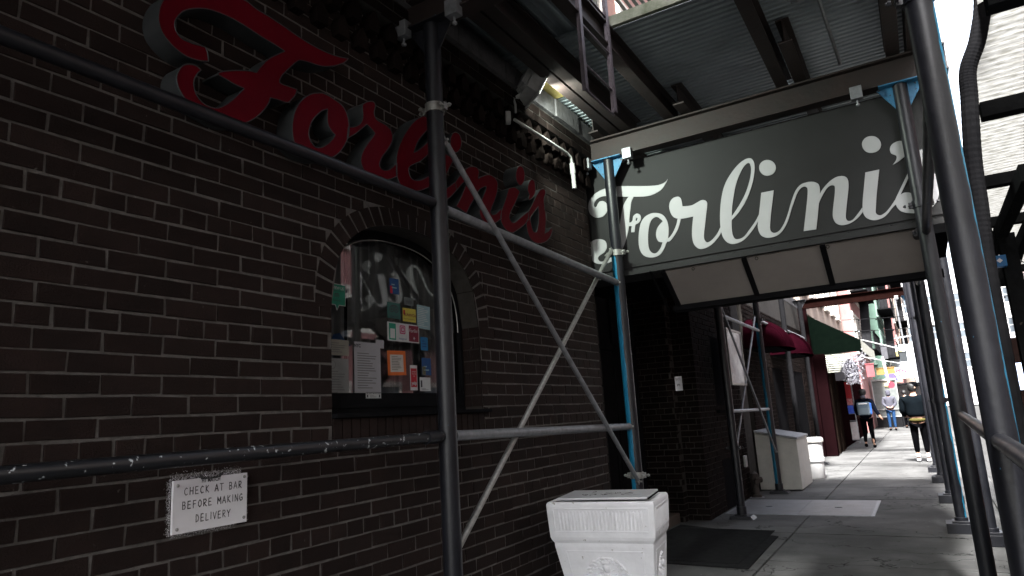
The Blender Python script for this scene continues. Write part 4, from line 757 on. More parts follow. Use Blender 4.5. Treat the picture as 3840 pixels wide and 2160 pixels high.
# standpipe
t=thing('standpipe',(.02,11.85,0),'rusty standpipe connection on the pavement against the brick wall','standpipe')
mb=MB(); x,y=.02,11.85; mb.lathe((x,y,0),[(.085,0),(.085,.05),(.06,.06),(.055,.22),(.07,.25),(.075,.32),(.06,.38),(.0,.42)],20)
for s in (-1,1): mb.tube([(x,y,.27),(x+.06,y+s*.10,.27)],.038,14); mb.tube([(x+.05,y+s*.095,.27),(x+.075,y+s*.125,.27)],.048,14)
mb.build('body',mat('rusty_brass',(.05,.04,.035),(.03,.024,.02),.6,.3,scale=18,bump=.3),t,smooth=40)
mb=MB(); mb.lathe((x,y,0),[(.12,0),(.12,.006),(0,.007)],20); mb.build('escutcheon',M_GALV,t)
mb=MB(); mb.box(-.08,-.04,11.65,11.78,.50,.68); o=mb.build('outlet_box',M_FL,bevel=.006); tag(o,'small grey electrical outlet box low on the wall above the standpipe','electrical box')
# framed poster leaning on posts
t=thing('framed_poster',(.25,10.4,1.8),'white reflective poster in a metal frame fixed behind the post beyond the doorway','poster')
mb=MB(); mb.box(.235,.25,10.12,11.0,1.82,2.6); mb.build('poster_sheet',mat('glossy_white_film',(.6,.62,.66),(.3,.31,.34),.15,scale=3),t)
mb=MB(); mb.prism([[(10.09,1.79),(11.03,1.79),(11.03,2.63),(10.09,2.63)],[(10.12,1.82),(11.0,1.82),(11.0,2.6),(10.12,2.6)]],f3,.23,.262); mb.build('frame',M_STEEL,t,bevel=.002)
# hatch and mat
t=thing('cellar_hatch',(1,10.8,0),'flush diamond plate cellar hatch with hand holes in the pavement','hatch')
mb=MB(); 
for a,b_ in ((.0,.90),(.906,1.80)): mb.box(a,b_,10.08,11.5,.003,.012)
pl=mb.build('door_leaf',mat('worn_diamond_plate',(.25,.25,.26),(.15,.15,.155),.42,.6,scale=5,bump=.15),t,bevel=.002)
mb=MB()
for i in range(44):
    for j in range(34):
        x,y=.03+i*.0405,10.11+j*.041
        if .89<x<.915: continue
        a=(pi/4 if (i+j)%2 else -pi/4); dx,dy=.013*cos(a),.013*sin(a); nx,ny=-.004*sin(a),.004*cos(a)
        mb.face([(x-dx,y-dy,.0125),(x+nx,y+ny,.0145),(x+dx,y+dy,.0125),(x-nx,y-ny,.0145)][::-1])
mb.build('tread_pattern',pl.data.materials[0],t)
mb=MB(); 
for x in (.42,1.35): mb.prism([[(x+.05*cos(k*pi/6),10.75+.022*sin(k*pi/6)) for k in range(12)]],lambda a,b_,w:(a,b_,w),.0125,.0155)
mb.build('hand_hole',M_DARK,t)
mb=MB(); mb.prism([[(-.04,10.04),(1.84,10.04),(1.84,11.54),(-.04,11.54)],[(0,10.08),(1.8,10.08),(1.8,11.5),(0,11.5)]],lambda a,b_,w:(a,b_,w),.002,.010); mb.build('frame',M_GALV,t)
t=thing('rubber_door_mat',(.3,7.9,0),'black ribbed rubber doormat on the pavement in front of the doorway','doormat')
mb=MB(); mq=[(.955,8.43),(.985,6.76),(.0,6.80),(-.42,7.3),(-.36,9.02)]; mb.prism([mq],lambda a,b_,w:(a,b_,w),.004,.012); mb.build('border',M_RUB,t,bevel=.002)
mb=MB()
y=6.9
while y<8.75:
    x0=-.02 if y<7.3 else -.30; mb.box(x0,.86,y,y+.022,.0122,.0175); y+=.036
mb.build('ribs',M_RUB,t)

# ---------------- planter ----------------
pl=thing('planter',(.535,4.66,0),'white square classical planter covered by a board, in front of the brick wall','planter')
ANG=radians(8.5); PM=Matrix.Translation((.545,4.70,0))@Matrix.Rotation(ANG,4,'Z')
HW,HD=.385,.27
def pbox(mb,sw,sd_,z0,z1,tw,td):
    vs=[PM@Vector((sx*s[0],sy*s[1],z)) for z,s in ((z0,(sw,sd_)),(z1,(tw,td))) for sx,sy in ((-1,-1),(1,-1),(1,1),(-1,1))]
    mb.add(vs,[(0,3,2,1),(4,5,6,7),(0,1,5,4),(1,2,6,5),(2,3,7,6),(3,0,4,7)])
mb=MB()
prof=[(0,.30,.20),(.05,.31,.21),(.06,.285,.19),(.10,.275,.185),(.60,.350,.240),(.625,.350,.240),(.645,.365,.252),(.665,.372,.258),(.70,.375,.26),(.875,.385,.27),(.895,.383,.268),(.90,.375,.26),(.90,.34,.225),(.86,.33,.22)]
vs=[];fs=[]
for z,a,d in prof: vs+=[PM@Vector((sx*a+max(0,.62-z)*.07,sy*d,z)) for sx,sy in ((-1,-1),(1,-1),(1,1),(-1,1))]
for i in range(len(prof)-1):
    for k in range(4): fs.append((4*i+k,4*i+(k+1)%4,4*i+4+(k+1)%4,4*i+4+k))
fs.append((3,2,1,0)); fs.append(tuple(4*(len(prof)-1)+k for k in range(4)))
mb.add(vs,fs); mb.build('body',M_WHITE,pl,bevel=.010)
def facept(side,u,v): # u -1..1 along face, v height ; surface point + normal
    a=.375+(v-.70)*.057 if v>.66 else .275+(v-.10)*.15; d=.26+(v-.70)*.057 if v>.66 else .185+(v-.10)*.11; sh=0 if v>.62 else (.62-v)*.07
    if side=='f': return PM@Vector((u*a+sh,-d,v)),(PM.to_3x3()@Vector((0,-1,0)))
    return PM@Vector((a+sh,u*d,v)),(PM.to_3x3()@Vector((1,0,0)))
mb=MB()
for side,nf in (('f',24),('r',24)):
    for i in range(nf):
        u=-.80+1.6*(i+.5)/nf; hw=.8/nf*.62; vs=[]
        for v in (.715,.83):
            for du,dn in ((-hw,0.0005),(-hw*.5,.006),(hw*.5,.006),(hw,.0005)):
                p,nn=facept(side,u+du,v); vs.append(p+nn*dn)
        for du in (-hw*.5,hw*.5):
            for v in (.840,): p,nn=facept(side,u+du,v); vs.append(p+nn*.001)
        mb.add(vs,[(0,1,5,4),(1,2,6,5),(2,3,7,6),(5,6,9,8),(4,5,8,4)[:3]])
    def bar(u0,u1,v0,v1,dn):
        q=[];
        for u,v in ((u0,v0),(u1,v0),(u1,v1),(u0,v1)): p,nn=facept(side,u,v); q.append((p,nn))
        mb.add([p+nn*.0005 for p,nn in q]+[p+nn*dn for p,nn in q],[(4,5,6,7),(0,1,5,4),(1,2,6,5),(2,3,7,6),(3,0,4,7)])
    bar(-.88,.88,.852,.860,.005); bar(-.88,.88,.700,.706,.005); bar(-.9,-.86,.707,.851,.005); bar(.86,.9,.707,.851,.005)
    bar(-.78,.78,.565,.575,.005); bar(-.80,-.77,.16,.564,.005); bar(.77,.80,.16,.564,.005); bar(-.78,.78,.15,.159,.005)
mb.build('fluted_relief',M_WHITE,pl,bevel=.0015,smooth=35)
# cast oval medallion: wreath + seated figure relief (generic classical foliage and drapery)
rn=random.Random(11)
for side,sc in (('f',1.0),('r',.62)):
    mb=MB()
    def blob(u,v,ru,rv,h,rot=0,k=10):
        base,nn=facept(side,0,.36); ax=(PM.to_3x3()@Vector((1,0,0))) if side=='f' else (PM.to_3x3()@Vector((0,1,0)))
        vs=[];c0,_=facept(side,0,.36+v)
        for rr_,hh in ((1,.0),(.8,.6),(.4,.95)):
            for i in range(k):
                a=2*pi*i/k; du=ru*rr_*cos(a); dv=rv*rr_*sin(a); x=du*cos(rot)-dv*sin(rot); z=du*sin(rot)+dv*cos(rot); p,_=facept(side,0,.36+v+z); vs.append(p+ax*(u+x)*sc+nn*(h*hh+.0005))
        vs.append(c0+ax*u*sc+nn*h); fs=[(r*k+i,r*k+(i+1)%k,(r+1)*k+(i+1)%k,(r+1)*k+i) for r in range(2) for i in range(k)]+[(2*k+i,2*k+(i+1)%k,3*k) for i in range(k)]
        mb.add(vs,fs)
    for i in range(30):
        a=2*pi*i/30; blob(.155*cos(a),.165*sin(a),.022,.011,.012,a+pi/2+rn.uniform(-.5,.5)); blob(.138*cos(a+.1),.148*sin(a+.1),.016,.009,.009,a+.6)
    for u,v,ru,rv,h in ((0,.10,.026,.032,.026),(0,.055,.018,.02,.018),(0,.0,.055,.06,.028),(-.05,.02,.022,.05,.022),(.055,.01,.022,.055,.022),(-.03,-.08,.035,.055,.024),(.04,-.085,.035,.05,.024),(.09,-.02,.02,.03,.016),(-.09,-.03,.018,.03,.016),(.0,.135,.03,.014,.014)): blob(u,v,ru,rv,h,rn.uniform(-.3,.3),14)
    for i in range(26): blob(rn.uniform(-.09,.09),rn.uniform(-.12,.1),.016,.006,.012,rn.uniform(0,3))
    mb.build('medallion_relief',M_WHITE,pl,smooth=70)
t=thing('loose_board',(.53,4.74,.9),'flat white board with black marker scribbles lying on the planter','board')
LM=Matrix.Translation((.515,4.745,.902))@Matrix.Rotation(radians(10),4,'Z')
mb=MB(); mb.box(-.315,.335,-.22,.25,0,.016,LM); mb.build('board',mat('white_laminate',(.62,.63,.65),(.52,.52,.54),.3,scale=5),t,bevel=.003)
mb=MB(); rn=random.Random(9)
for s in range(9):
    x,y=-.17+s*.045,rn.uniform(-.08,.10); pts=[]
    for k in range(9): pts.append((x,y)); x+=rn.uniform(-.03,.045); y+=rn.uniform(-.05,.055)
    pts=smooth_loop(pts,3)[:-6]
    for a,b_ in zip(pts,pts[1:]):
        dx,dy=b_[0]-a[0],b_[1]-a[1]; l=math.hypot(dx,dy) or 1; nx,ny=-dy/l*.0036,dx/l*.0036
        mb.face([LM@Vector(q) for q in ((a[0]-nx,a[1]-ny,.0164),(b_[0]-nx,b_[1]-ny,.0164),(b_[0]+nx,b_[1]+ny,.0164),(a[0]+nx,a[1]+ny,.0164))])
mb.build('marker_scribble',M_INK,t)
mb=MB(); mb.box(.336,.345,-.2,.24,-.0015,.006,LM); mb.build('dark_edge_strip',M_RUB,t)
# ---------------- shopfronts and awnings along the left ----------------
def dome(y0,y1,label):
    t=thing('dome_awning',(-.09,y0,2.45),label,'awning','maroon dome awnings'); mb=MB(); n=14; m=10; W=.72; H=.60
    grid=[]
    for i in range(n+1):
        u=i/n*2-1; 
        row=[]
        for j in range(m+1):
            a=pi/2*j/m; k=(1-abs(u)**2.6)**(1/2.6) if abs(u)<1 else 0
            row.append((-.09+W*cos(a)*(.25+.75*k if j<m else k),(y0+y1)/2+u*(y1-y0)/2,2.50+H*sin(a)*(k if abs(u)<1 else 0)))
        grid.append(row)
    vs=[p for r in grid for p in r]; fs=[(i*(m+1)+j,(i+1)*(m+1)+j,(i+1)*(m+1)+j+1,i*(m+1)+j+1) for i in range(n) for j in range(m)]
    mb.add(vs,fs); mb.build('canvas',M_MAROON,t,smooth=60)
    mb=MB(); mb.tube([grid[i][0] for i in range(n+1)],.014,6); [mb.tube(grid[i],.008,6) for i in (3,7,11)]; mb.build('frame',M_MAROON,t)
    mb=MB(); mb.face([(-.09,y0+.02,2.50),(grid[1][0][0],y0+.02,2.50),(grid[1][0][0],y1-.02,2.50),(-.09,y1-.02,2.50)]); mb.build('underside',M_DARK,t)
dome(12.75,14.5,'maroon dome awning nearer the camera, over the dark doorway'); dome(15.2,17.0,'second maroon dome awning farther along the wall')
M_GREENC=mat('dark_green_canvas',(.0015,.003,.002),(.001,.002,.0015),.7); M_CRM=mat('cream_canvas',(.55,.56,.48),(.46,.47,.40),.7)
t=thing('canvas_awning',(0,21,2.75),'dark green shop awning with cream scalloped valance beyond the maroon awnings','awning')
mb=MB(); mb.add([(-.1,21,4.0),(1.3,21,3.08),(1.3,21,2.76),(-.1,21,2.76),(-.1,27,4.0),(1.3,27,3.08)],[(3,2,1,0),(0,1,5,4)]); mb.build('canvas',M_GREENC,t)
mb=MB(); k=24
for i in range(k):
    y0=21+.25*i; 
    mb.face([(1.305,y0,3.08),(1.305,y0,2.80),(1.305,y0+.06,2.75),(1.305,y0+.19,2.75),(1.305,y0+.25,2.80),(1.305,y0+.25,3.08)]); mb.face([(1.25,y0,3.10),(1.305,y0,3.08),(1.305,y0+.25,3.08),(1.25,y0+.25,3.10)])
mb.build('valance',M_CRM,t)
mb=MB()
for i in range(9): z=2.72-.06*i; mb.box(-.05,1.0-.04*i,21.02,21.06,z,z+.035)
mb.build('slatted_fascia',M_CRM,t)
M_WP=mat('white_pipe',(.5,.5,.5),(.4,.4,.4),.3)
for z0,z1 in ((3.09,2.68),(2.60,2.28)):
    mb=MB(); mb.tube([(1.3,21.0,z0+.22),(1.3,21.2,z0),(2.52,22.5,z1)],.016,8); mb.build('awning_pole',M_WP,t)
# silvery garland
mb=MB(); rn=random.Random(4)
for i in range(900):
    a=rn.random()*2*pi; zz=rn.random(); r=.36*(1-.45*zz)*rn.random()**.5; c=Vector((1.02+r*cos(a),20.9+r*sin(a)*.7,2.66-.78*zz)); l=rn.uniform(.03,.08); d=Vector((rn.uniform(-1,1),rn.uniform(-1,1),rn.uniform(-1,.4))).normalized()*l; s=Vector((rn.uniform(-1,1),rn.uniform(-1,1),rn.uniform(-1,1))).normalized()*.008
    mb.face([c-s,c+s,c+d*.5+s*1.6+Vector((0,0,.012)),c+d,c+d*.5-s*1.6])
for i in range(12): a=i*.52; mb.tube([(1.02+.3*cos(a),20.9+.2*sin(a),2.72),(1.02+.1*cos(a),20.9,2.1)],.002,4)
tag(mb.build('silver_garland',mat('silver_tinsel',(.6,.6,.66),(.4,.4,.45),.5)),'bushy silver white tinsel garland hanging under the green awning','garland')
t=thing('street_shop',(.1,20.3,0),'maroon pillared shopfront under the green awning with red and blue posters','building')
MRW=mat('maroon_paint',(.0065,.0022,.0027),(.0045,.0016,.002),.6,scale=4); M_BROWN=mat('brown_wood',(.014,.009,.007),(.008,.006,.005),.7,scale=5)
mb=MB(); mb.box(.10,.40,20.35,20.65,0,2.74); mb.box(-.4,.12,20.2,20.36,0,4.2); mb.build('pillar',MRW,t,bevel=.01)
mb=MB(); mb.box(.02,.34,20.66,23.2,0,2.7); mb.box(.34,.38,21.2,21.4,0,2.6); mb.box(.34,.38,22.2,22.4,0,2.6); mb.build('wall',M_BROWN,t)
mb=MB(); mb.box(-6,.30,23.2,33,0,3.0); mb.build('shop_wall',MRW,t)
mb=MB(); mb.box(.02,.62,23.0,23.15,2.05,2.55); mb.build('fascia_board',mat('grey_board',(.35,.35,.38),(.25,.25,.3),.6),t)
t=thing('poster_rack',(.35,25,0),'steel display rack of red and blue posters outside the shop behind the backpack walker','rack')
mb=MB(); 
for x in (.02,.5): mb.tube([(x,25.9,0),(x,25.9,2.1)],.02,8)
for z in (.1,.75,.98,2.08): mb.tube([(.02,25.9,z),(.5,25.9,z)],.014,6)
mb.build('frame',M_GALV,t)
for (a,b_,c,d,m,nm) in ((.05,.47,1.5,2.05,mat('red_poster',(.45,.01,.02),(.3,.01,.015),.5,scale=9),'poster'),(.05,.47,1.27,1.49,mat('red_poster2',(.5,.02,.03),(.5,.35,.35),.5,scale=14),'poster'),(.05,.47,.99,1.26,mat('blue_poster',(.02,.05,.5),(.05,.15,.6),.5,scale=9),'poster'),(.1,.5,.12,.7,mat('bin_white',(.5,.5,.52),(.35,.3,.3),.5,scale=6),'bin'),(.18,.30,.13,.42,mat('yellow_label',(.7,.55,.02),None,.5),'label_panel')):
    mb=MB(); mb.box(a,b_,25.86-(.02 if nm=='label_panel' else 0),25.9-(.02 if nm=='label_panel' else 0)+(.3 if nm=='bin' else 0),c,d); mb.build(nm,m,t)
t=thing('glass_display_case',(1.0,38,0),'white edged glass food case with a warm lamp, left of the grey hooded walker','display case')
mb=MB(); mb.box(.42,1.50,37.9,39.2,.0,.5); mb.build('counter',M_DARK,t)
mb=MB(); 
for x in (.44,1.48): mb.box(x-.02,x+.02,37.9,37.94,.5,2.3)
mb.box(.42,1.50,37.88,39.2,2.25,2.33); mb.box(.42,1.50,37.88,37.9,.5,.54); mb.box(.42,1.50,37.88,37.9,.86,.9); mb.build('frame',mat('white_edge',(.35,.35,.35),None,.4),t)
mb=MB(); mb.box(.45,1.47,37.95,38.6,.54,2.24); mb.build('glass',mat('pale_case_glass',(.14,.15,.15),(.1,.11,.11),.15),t)
mb=MB(); mb.box(1.0,1.2,37.86,37.93,2.0,2.08); mb.build('lamp',mat('warm_lamp',(1,.8,.5),None,.4,emit=((1,.7,.35),3)),t)
cb=thing('utility_cabinet',(.3,13.6,0),'off white sloping top utility cabinet against the wall behind the blue post','cabinet')
mb=MB(); x0,x1,y0,y1=-.09,.60,11.9,14.0
x0,x1,y0,y1=-.09,.60,12.75,13.95
mb.add([(x0,y0,.02),(x1,y0,.02),(x1,y1,.02),(x0,y1,.02),(x0,y0,1.0),(x1,y0,.86),(x1,y1,.86),(x0,y1,1.0)],[(0,3,2,1),(4,5,6,7),(0,1,5,4),(1,2,6,5),(2,3,7,6),(3,0,4,7)]); mb.build('body',M_CREAM,cb,bevel=.008)
mb=MB(); mb.add([(x0-.0,y0-.02,1.005),(x1+.02,y0-.02,.862),(x1+.02,y1+.02,.862),(x0-.0,y1+.02,1.005),(x0-.0,y0-.02,1.035),(x1+.02,y0-.02,.895),(x1+.02,y1+.02,.895),(x0-.0,y1+.02,1.035)],[(0,3,2,1),(4,5,6,7),(0,1,5,4),(1,2,6,5),(2,3,7,6),(3,0,4,7)]); mb.build('lid',M_GALV,cb,bevel=.003)
t=thing('plastic_bin',(.64,14.8,0),'white ribbed plastic container standing just behind the cabinet','bin')
mb=MB(); mb.lathe((.52,14.75,0),[(.0,0),(.19,0),(.21,.03),(.215,.32),(.235,.33),(.235,.40),(.225,.41),(.23,.68),(.25,.70),(.25,.76),(.235,.78),(0,.79)],24); mb.build('tub',mat('white_plastic',(.6,.6,.6),(.5,.5,.5),.45),t,smooth=40)
mb=MB(); mb.lathe((.52,14.75,.70),[(.255,0),(.258,.03),(.255,.05)],24); mb.build('rim',M_CREAM,t,smooth=50)
# ---------------- far buildings ----------------
MRED=mat('red_far_brick',(.36,.17,.16),(.26,.12,.12),.8,scale=2); MGRN=mat('green_far_paint',(.10,.16,.13),(.07,.11,.09),.8,scale=2); MWHT=mat('pale_far_wall',(.62,.62,.63),(.5,.5,.52),.8,scale=1.5); MTAN=mat('tan_far_brick',(.38,.30,.25),(.28,.22,.18),.8,scale=2)
tower('townhouse',-9,-.1,21,33.5,4.1,17,MTAN,M_PALE,'tan brick townhouse above the green awning shop',first=4.9,face='xy')
tower('townhouse',-9,.30,33.6,42,0,16,MRED,M_PALE,'rose red townhouse with fire escapes past the tan house',first=3.6,face='xy',wy=1.35,fl=2.7)
tower('townhouse',-9,.95,42.1,50,0,15,MGRN,mat('green_trim',(.16,.24,.2),(.12,.18,.15),.7),'dark green narrow townhouse in the middle distance',first=3.4,face='xy',wy=1.2,fl=2.6)
tower('townhouse',-9,1.55,50.1,60,0,17,MRED,M_PALE,'second red townhouse behind the green one',first=3.6,face='xy',wy=1.3,fl=2.7)
tower('townhouse',-9,2.1,60.1,72,0,15,MTAN,MWHT,'greyish townhouse farthest along the left row',first=3.6,face='xy',wy=1.4)
tower('corner_building',-2,34,92,104,0,15,MWHT,mat('pale_trim2',(.7,.7,.72),(.6,.6,.62),.7),'pale white building closing the far end of the street',first=4.2,face='y',wy=2.6,fl=3.4,awin=1.3)
for (y,x,l) in ((33.9,.30,'black fire escape on the rose red townhouse'),(42.6,.95,'fire escape on the dark green townhouse'),(50.8,1.55,'fire escape on the second red townhouse')):
    t=thing('fire_escape',(x,y,4),l,'fire escape','fire escapes down the street')
    for lv in range(4):
        z=3.6+lv*2.7; mb=MB(); mb.box(x+.01,x+.75,y,y+5.5,z-.05,z); mb.box(x+.72,x+.75,y,y+5.5,z+.8,z+.83); mb.box(x+.01,x+.75,y-.02,y+.01,z+.8,z+.83)
        for i in range(26): mb.box(x+.725,x+.74,y+i*.215,y+i*.215+.015,z,z+.8)
        for i in range(4): mb.box(x+.1+i*.17,x+.115+i*.17,y-.01,y+.005,z,z+.8)
        mb.build('balcony',M_DARK,t)
        mb=MB(); mb.beam((x+.4,y+.4,z),(x+.4,y+3.2,z+2.6),.4,.05); mb.build('stair',M_DARK,t)
t=thing('billboard',(1.9,45,2.5),'white hanging billboard with a yellow mark above the far shops','sign')
mb=MB(); mb.box(1.2,3.6,45,45.2,2.45,4.35); mb.build('panel',mat('billboard_white',(.72,.75,.8),(.66,.7,.75),.5),t)
mb=MB(); mb.prism([smooth_loop([(1.32,3.65),(1.5,3.98),(1.8,4.02),(2.0,3.8),(1.7,3.72)])],lambda a,b_,w:(a,44.99-w,b_),0,.02); mb.build('yellow_mark',mat('ochre',(.6,.5,.2),None,.6),t)
mb=MB(); mb.tube([(2.0,45.1,4.35),(1.9,45.1,7.4)],.05,8); mb.tube([(.9,45.1,4.7),(3.6,45.1,4.9)],.04,8); mb.build('bracket',M_GALV,t)
t=thing('open_sign',(1.6,40,2.6),'red OPEN letters hanging over the far shopfront','sign')
m_neon=mat('red_sign_letters',(.7,.02,.04),None,.4,emit=((1,.05,.08),.6))
text('OPEN',.30,lambda a,b_,c:(1.62+a,39.96-c,2.70+b_),'lettering',m_neon,t,sx=.9,wt=.012)
mb=MB(); mb.box(1.3,1.95,39.97,40.0,2.52,2.9); mb.build('backing',mat('pale_back',(.5,.5,.52),None,.5),t)
mb=MB(); mb.prism([[(.95,2.78),(1.35,2.9),(1.62,2.2),(1.2,2.15)]],lambda a,b_,w:(a,38-w,b_),0,.03); tag(mb.build('banner',mat('blue_violet_banner',(.05,.04,.35),(.08,.05,.45),.6)),'violet blue banner hung left of the red letters','banner')
mb=MB(); mb.box(1.5,1.75,38.5,38.53,2.15,2.42); tag(mb.build('flag',mat('light_green_flag',(.25,.55,.3),None,.6)),'pale green square flag below the red letters','flag')
t=thing('barber_pole',(1.35,33,0),'pink and white leaning pole with a red round sign beside the food case','sign')
mb=MB(); mb.tube([(1.28,33,3.15),(1.38,33,1.95)],.05,10); mb.build('pole',mat('pink_white',(.7,.35,.42),(.75,.7,.72),.5,scale=12),t)
mb=MB(); mb.tube([(1.45,32.95,1.95),(1.45,33.0,1.95)],.13,20); mb.build('round_sign',mat('red_disc',(.5,.02,.04),None,.4),t)
t=thing('shop_stall',(1.9,36,0),'dark market stall with pale goods beyond the hooded walker','stall')
mb=MB(); mb.box(1.35,3.1,38.5,40.5,0,.9); mb.box(1.35,3.1,38.3,40.6,2.0,2.08); mb.build('counter',M_DARK,t)
mb=MB(); rn=random.Random(2)
for i in range(14): x=1.45+.11*i; mb.box(x,x+.08,38.45,38.6,.92,1.0+rn.random()*.25)
mb.build('goods',MWHT,t); mb=MB(); mb.box(1.4,3.05,40.4,40.45,.9,2.0); mb.build('back_panel',MWHT,t)
for nm,a,b_,y,z0,z1,col,lab,cat in (('shop_awning',.9,1.62,34.5,2.45,2.72,(.22,.13,.03),'tan yellow shop awning above the hooded walker','awning'),('hanging_sign',.72,1.0,31,2.3,2.8,(.25,.06,.07),'small rose hanging sign under the white poles','sign'),('hanging_sign',1.15,1.4,36,3.2,3.8,(.06,.06,.07),'dark hanging sign below the green townhouse','sign'),('hanging_sign',1.85,2.15,37,3.05,3.5,(.02,.025,.03),'black oval shop sign left of the billboard','sign')):
    mb=MB(); mb.box(a,b_,y,y+.1,z0,z1); mb.box(a-.03,b_+.03,y-.02,y+.12,z1+.002,z1+.04); tag(mb.build(nm,mat(nm+'_paint',col,tuple(c*.6 for c in col),.7,scale=6)),lab,cat)
for z0,z1,y,l in ((4.6,4.9,30,'upper'),(3.9,4.15,27,'lower')):
    mb=MB(); mb.tube([(.2+k*.6,y,z0+(z1-z0)*k/10-.25*sin(pi*k/10)) for k in range(11)],.012,5)
    for k in range(1,10): mb.lathe((.2+k*.6,y,z0+(z1-z0)*k/10-.25*sin(pi*k/10)-.07),[(0,0),(.03,.02),(.03,.05),(.0,.065)],6)
    tag(mb.build('string_of_bulbs',M_DARK),l+' string of small bulbs sagging across the far street','string lights')
# opposite side of the street
tower('opposite_building',12.5,22,-14,9,0,17,MTAN,M_PALE,'tan brick building across the roadway facing the camera side',face='w',first=1.2,wy=2.4); tower('opposite_building',12.5,22,9.2,34,0,14,MRED,M_PALE,'red brick building across the roadway behind the dining shed',face='w',first=1.2,wy=2.4); tower('opposite_building',12.5,22,34.2,90,0,16,MTAN,MWHT,'long pale building across the roadway in the distance',face='w',first=1.2,wy=3.4)

# ---------------- street dining shed at right ----------------
M_TIM=mat('black_stained_timber',(.016,.017,.018),(.010,.010,.011),.7,scale=8,bump=.4,bscale=30,chips=(.07,.06,.05),chipscale=11,chipth=.70)
M_POLY=bpy.data.materials.new('corrugated_polycarbonate'); M_POLY.use_nodes=True; n_=M_POLY.node_tree; n_.nodes.remove(n_.nodes['Principled BSDF']); o_=n_.nodes['Material Output']
tl=n_.nodes.new('ShaderNodeBsdfTranslucent'); df=n_.nodes.new('ShaderNodeBsdfDiffuse'); mx=n_.nodes.new('ShaderNodeMixShader'); mx.inputs[0].default_value=.2
tc=n_.nodes.new('ShaderNodeTexCoord'); nz=n_.nodes.new('ShaderNodeTexNoise'); mpg=n_.nodes.new('ShaderNodeMapping'); mpg.inputs['Scale'].default_value=(3,18,1); n_.links.new(tc.outputs['Object'],mpg.inputs[0]); n_.links.new(mpg.outputs[0],nz.inputs[0]); cr=n_.nodes.new('ShaderNodeValToRGB'); cr.color_ramp.elements[0].position=.35; cr.color_ramp.elements[0].color=(.085,.083,.075,1); cr.color_ramp.elements[1].color=(.16,.16,.155,1); cr.color_ramp.elements[1].position=.6
n_.links.new(nz.outputs[0],cr.inputs[0]); n_.links.new(cr.outputs[0],tl.inputs[0]); df.inputs[0].default_value=(.2,.2,.18,1); n_.links.new(tl.outputs[0],mx.inputs[1]); n_.links.new(df.outputs[0],mx.inputs[2]); n_.links.new(mx.outputs[0],o_.inputs[0])
t=thing('dining_shed',(4.5,7,0),'black timber street dining shed with corrugated translucent roof beside the thick right post','dining shed')
mb=MB(); pitch=.0762; N=int(16.2/pitch*6); vs=[]
for i in range(N+1):
    y=-4.0+i*pitch/6; z=3.20+.009*sin(2*pi*(y/pitch)); xL=3.07+max(0,(y-3.3))*.045; vs+=[(xL,y,z),(5.9,y,z+.05)]
mb.add(vs,[(2*i,2*i+1,2*i+3,2*i+2) for i in range(N)]); mb.build('roof_sheet',M_POLY,t,smooth=60)
for y in (-3.8,-2.0,.4,1.9,3.32,4.72,6.42,8.05,9.75,11.5):
    mb=MB(); mb.box(3.085+max(0,(y-3.3))*.045,5.9,y-.05,y+.05,3.08,3.175); mb.build('purlin',M_TIM,t,bevel=.003)
mt=mat('tape_tan',(.5,.42,.28),(.4,.33,.2),.6)
for x0,x1,y0,y1 in ((3.48,3.50,5.9,11.8),(3.70,3.78,7.0,11.8),(4.0,4.1,6.6,11.8),(5.6,5.6,1.7,11.8)):
    mb=MB(); mb.beam((x0,y0,3.02),(x1,y1,3.0),.09,.13); mb.build('rafter',M_TIM,t,bevel=.003)
for x,y in ((3.52,8.05),(2.98,4.95),(3.52,11.7),(5.7,8.05),(5.7,11.7),(5.7,2.0)):
    mb=MB(); mb.box(x-.07,x+.07,y-.07,y+.07,-.13,2.99); mb.build('corner_post',M_TIM,t,bevel=.004)
mb=MB(); mb.box(3.42,5.75,11.76,11.80,-.13,2.2)
for i in range(20): z=-.1+i*.115; mb.box(3.42,5.75,11.745,11.76,z,z+.10)
mb.build('clapboard_wall',mat('dark_red_clapboard',(.07,.028,.024),(.045,.02,.018),.7,scale=4),t)
mb=MB(); mb.box(3.42,3.46,-4.0,11.7,-.13,1.0); mb.box(3.38,3.5,-4.0,11.7,1.0,1.05); mb.box(5.66,5.70,-4,11.7,-.13,1.1); mb.build('side_light_barrier',M_TIM,t)  # barrier added, and shed carried back past the camera, to block street light
mb=MB()
for i in range(26):
    for j in range(14):
        pass
for i in range(40): 
    a=3.62+i*.055; mb.beam((a,9.6,2.1),(min(a+.9,5.8),9.6,2.95),.006,.01); mb.beam((a,9.61,2.95),(min(a+.9,5.8),9.61,2.1),.006,.01)
mb.build('mesh_screen',M_DARK,t)
t=thing('blue_junction_box',(3.43,7.9,2.66),'bright blue box with a white diamond sticker on the dining shed post','electrical box')
mb=MB(); mb.box(3.385,3.475,7.88,7.97,2.655,2.765); mb.build('box',mat('bright_blue',(.01,.16,.42),(.01,.12,.33),.4),t,bevel=.004)
mb=MB(); mb.prism([[(3.42,2.69),(3.445,2.712),(3.422,2.738),(3.395,2.716)]],lambda a,b_,w:(a,7.8785-w,b_),0,.001); mb.build('sticker',M_SIGNW,t)
t=thing('screen',(3.52,11,1.4),'bright bluish white screen on the dark red clapboard inside the dining shed','screen')
mb=MB(); mb.box(3.50,3.84,11.70,11.74,1.46,1.86); mb.build('bezel',M_DARK,t); mb=MB(); mb.box(3.515,3.825,11.695,11.699,1.475,1.845); mb.build('display',mat('lit_screen',(.5,.55,.7),(.6,.65,.8),.3,emit=((.6,.7,.95),.7)),t)
t=thing('bare_bulb',(3.7,8.4,2.5),'unlit round white bulb hanging from a black cable in the dining shed','bulb')
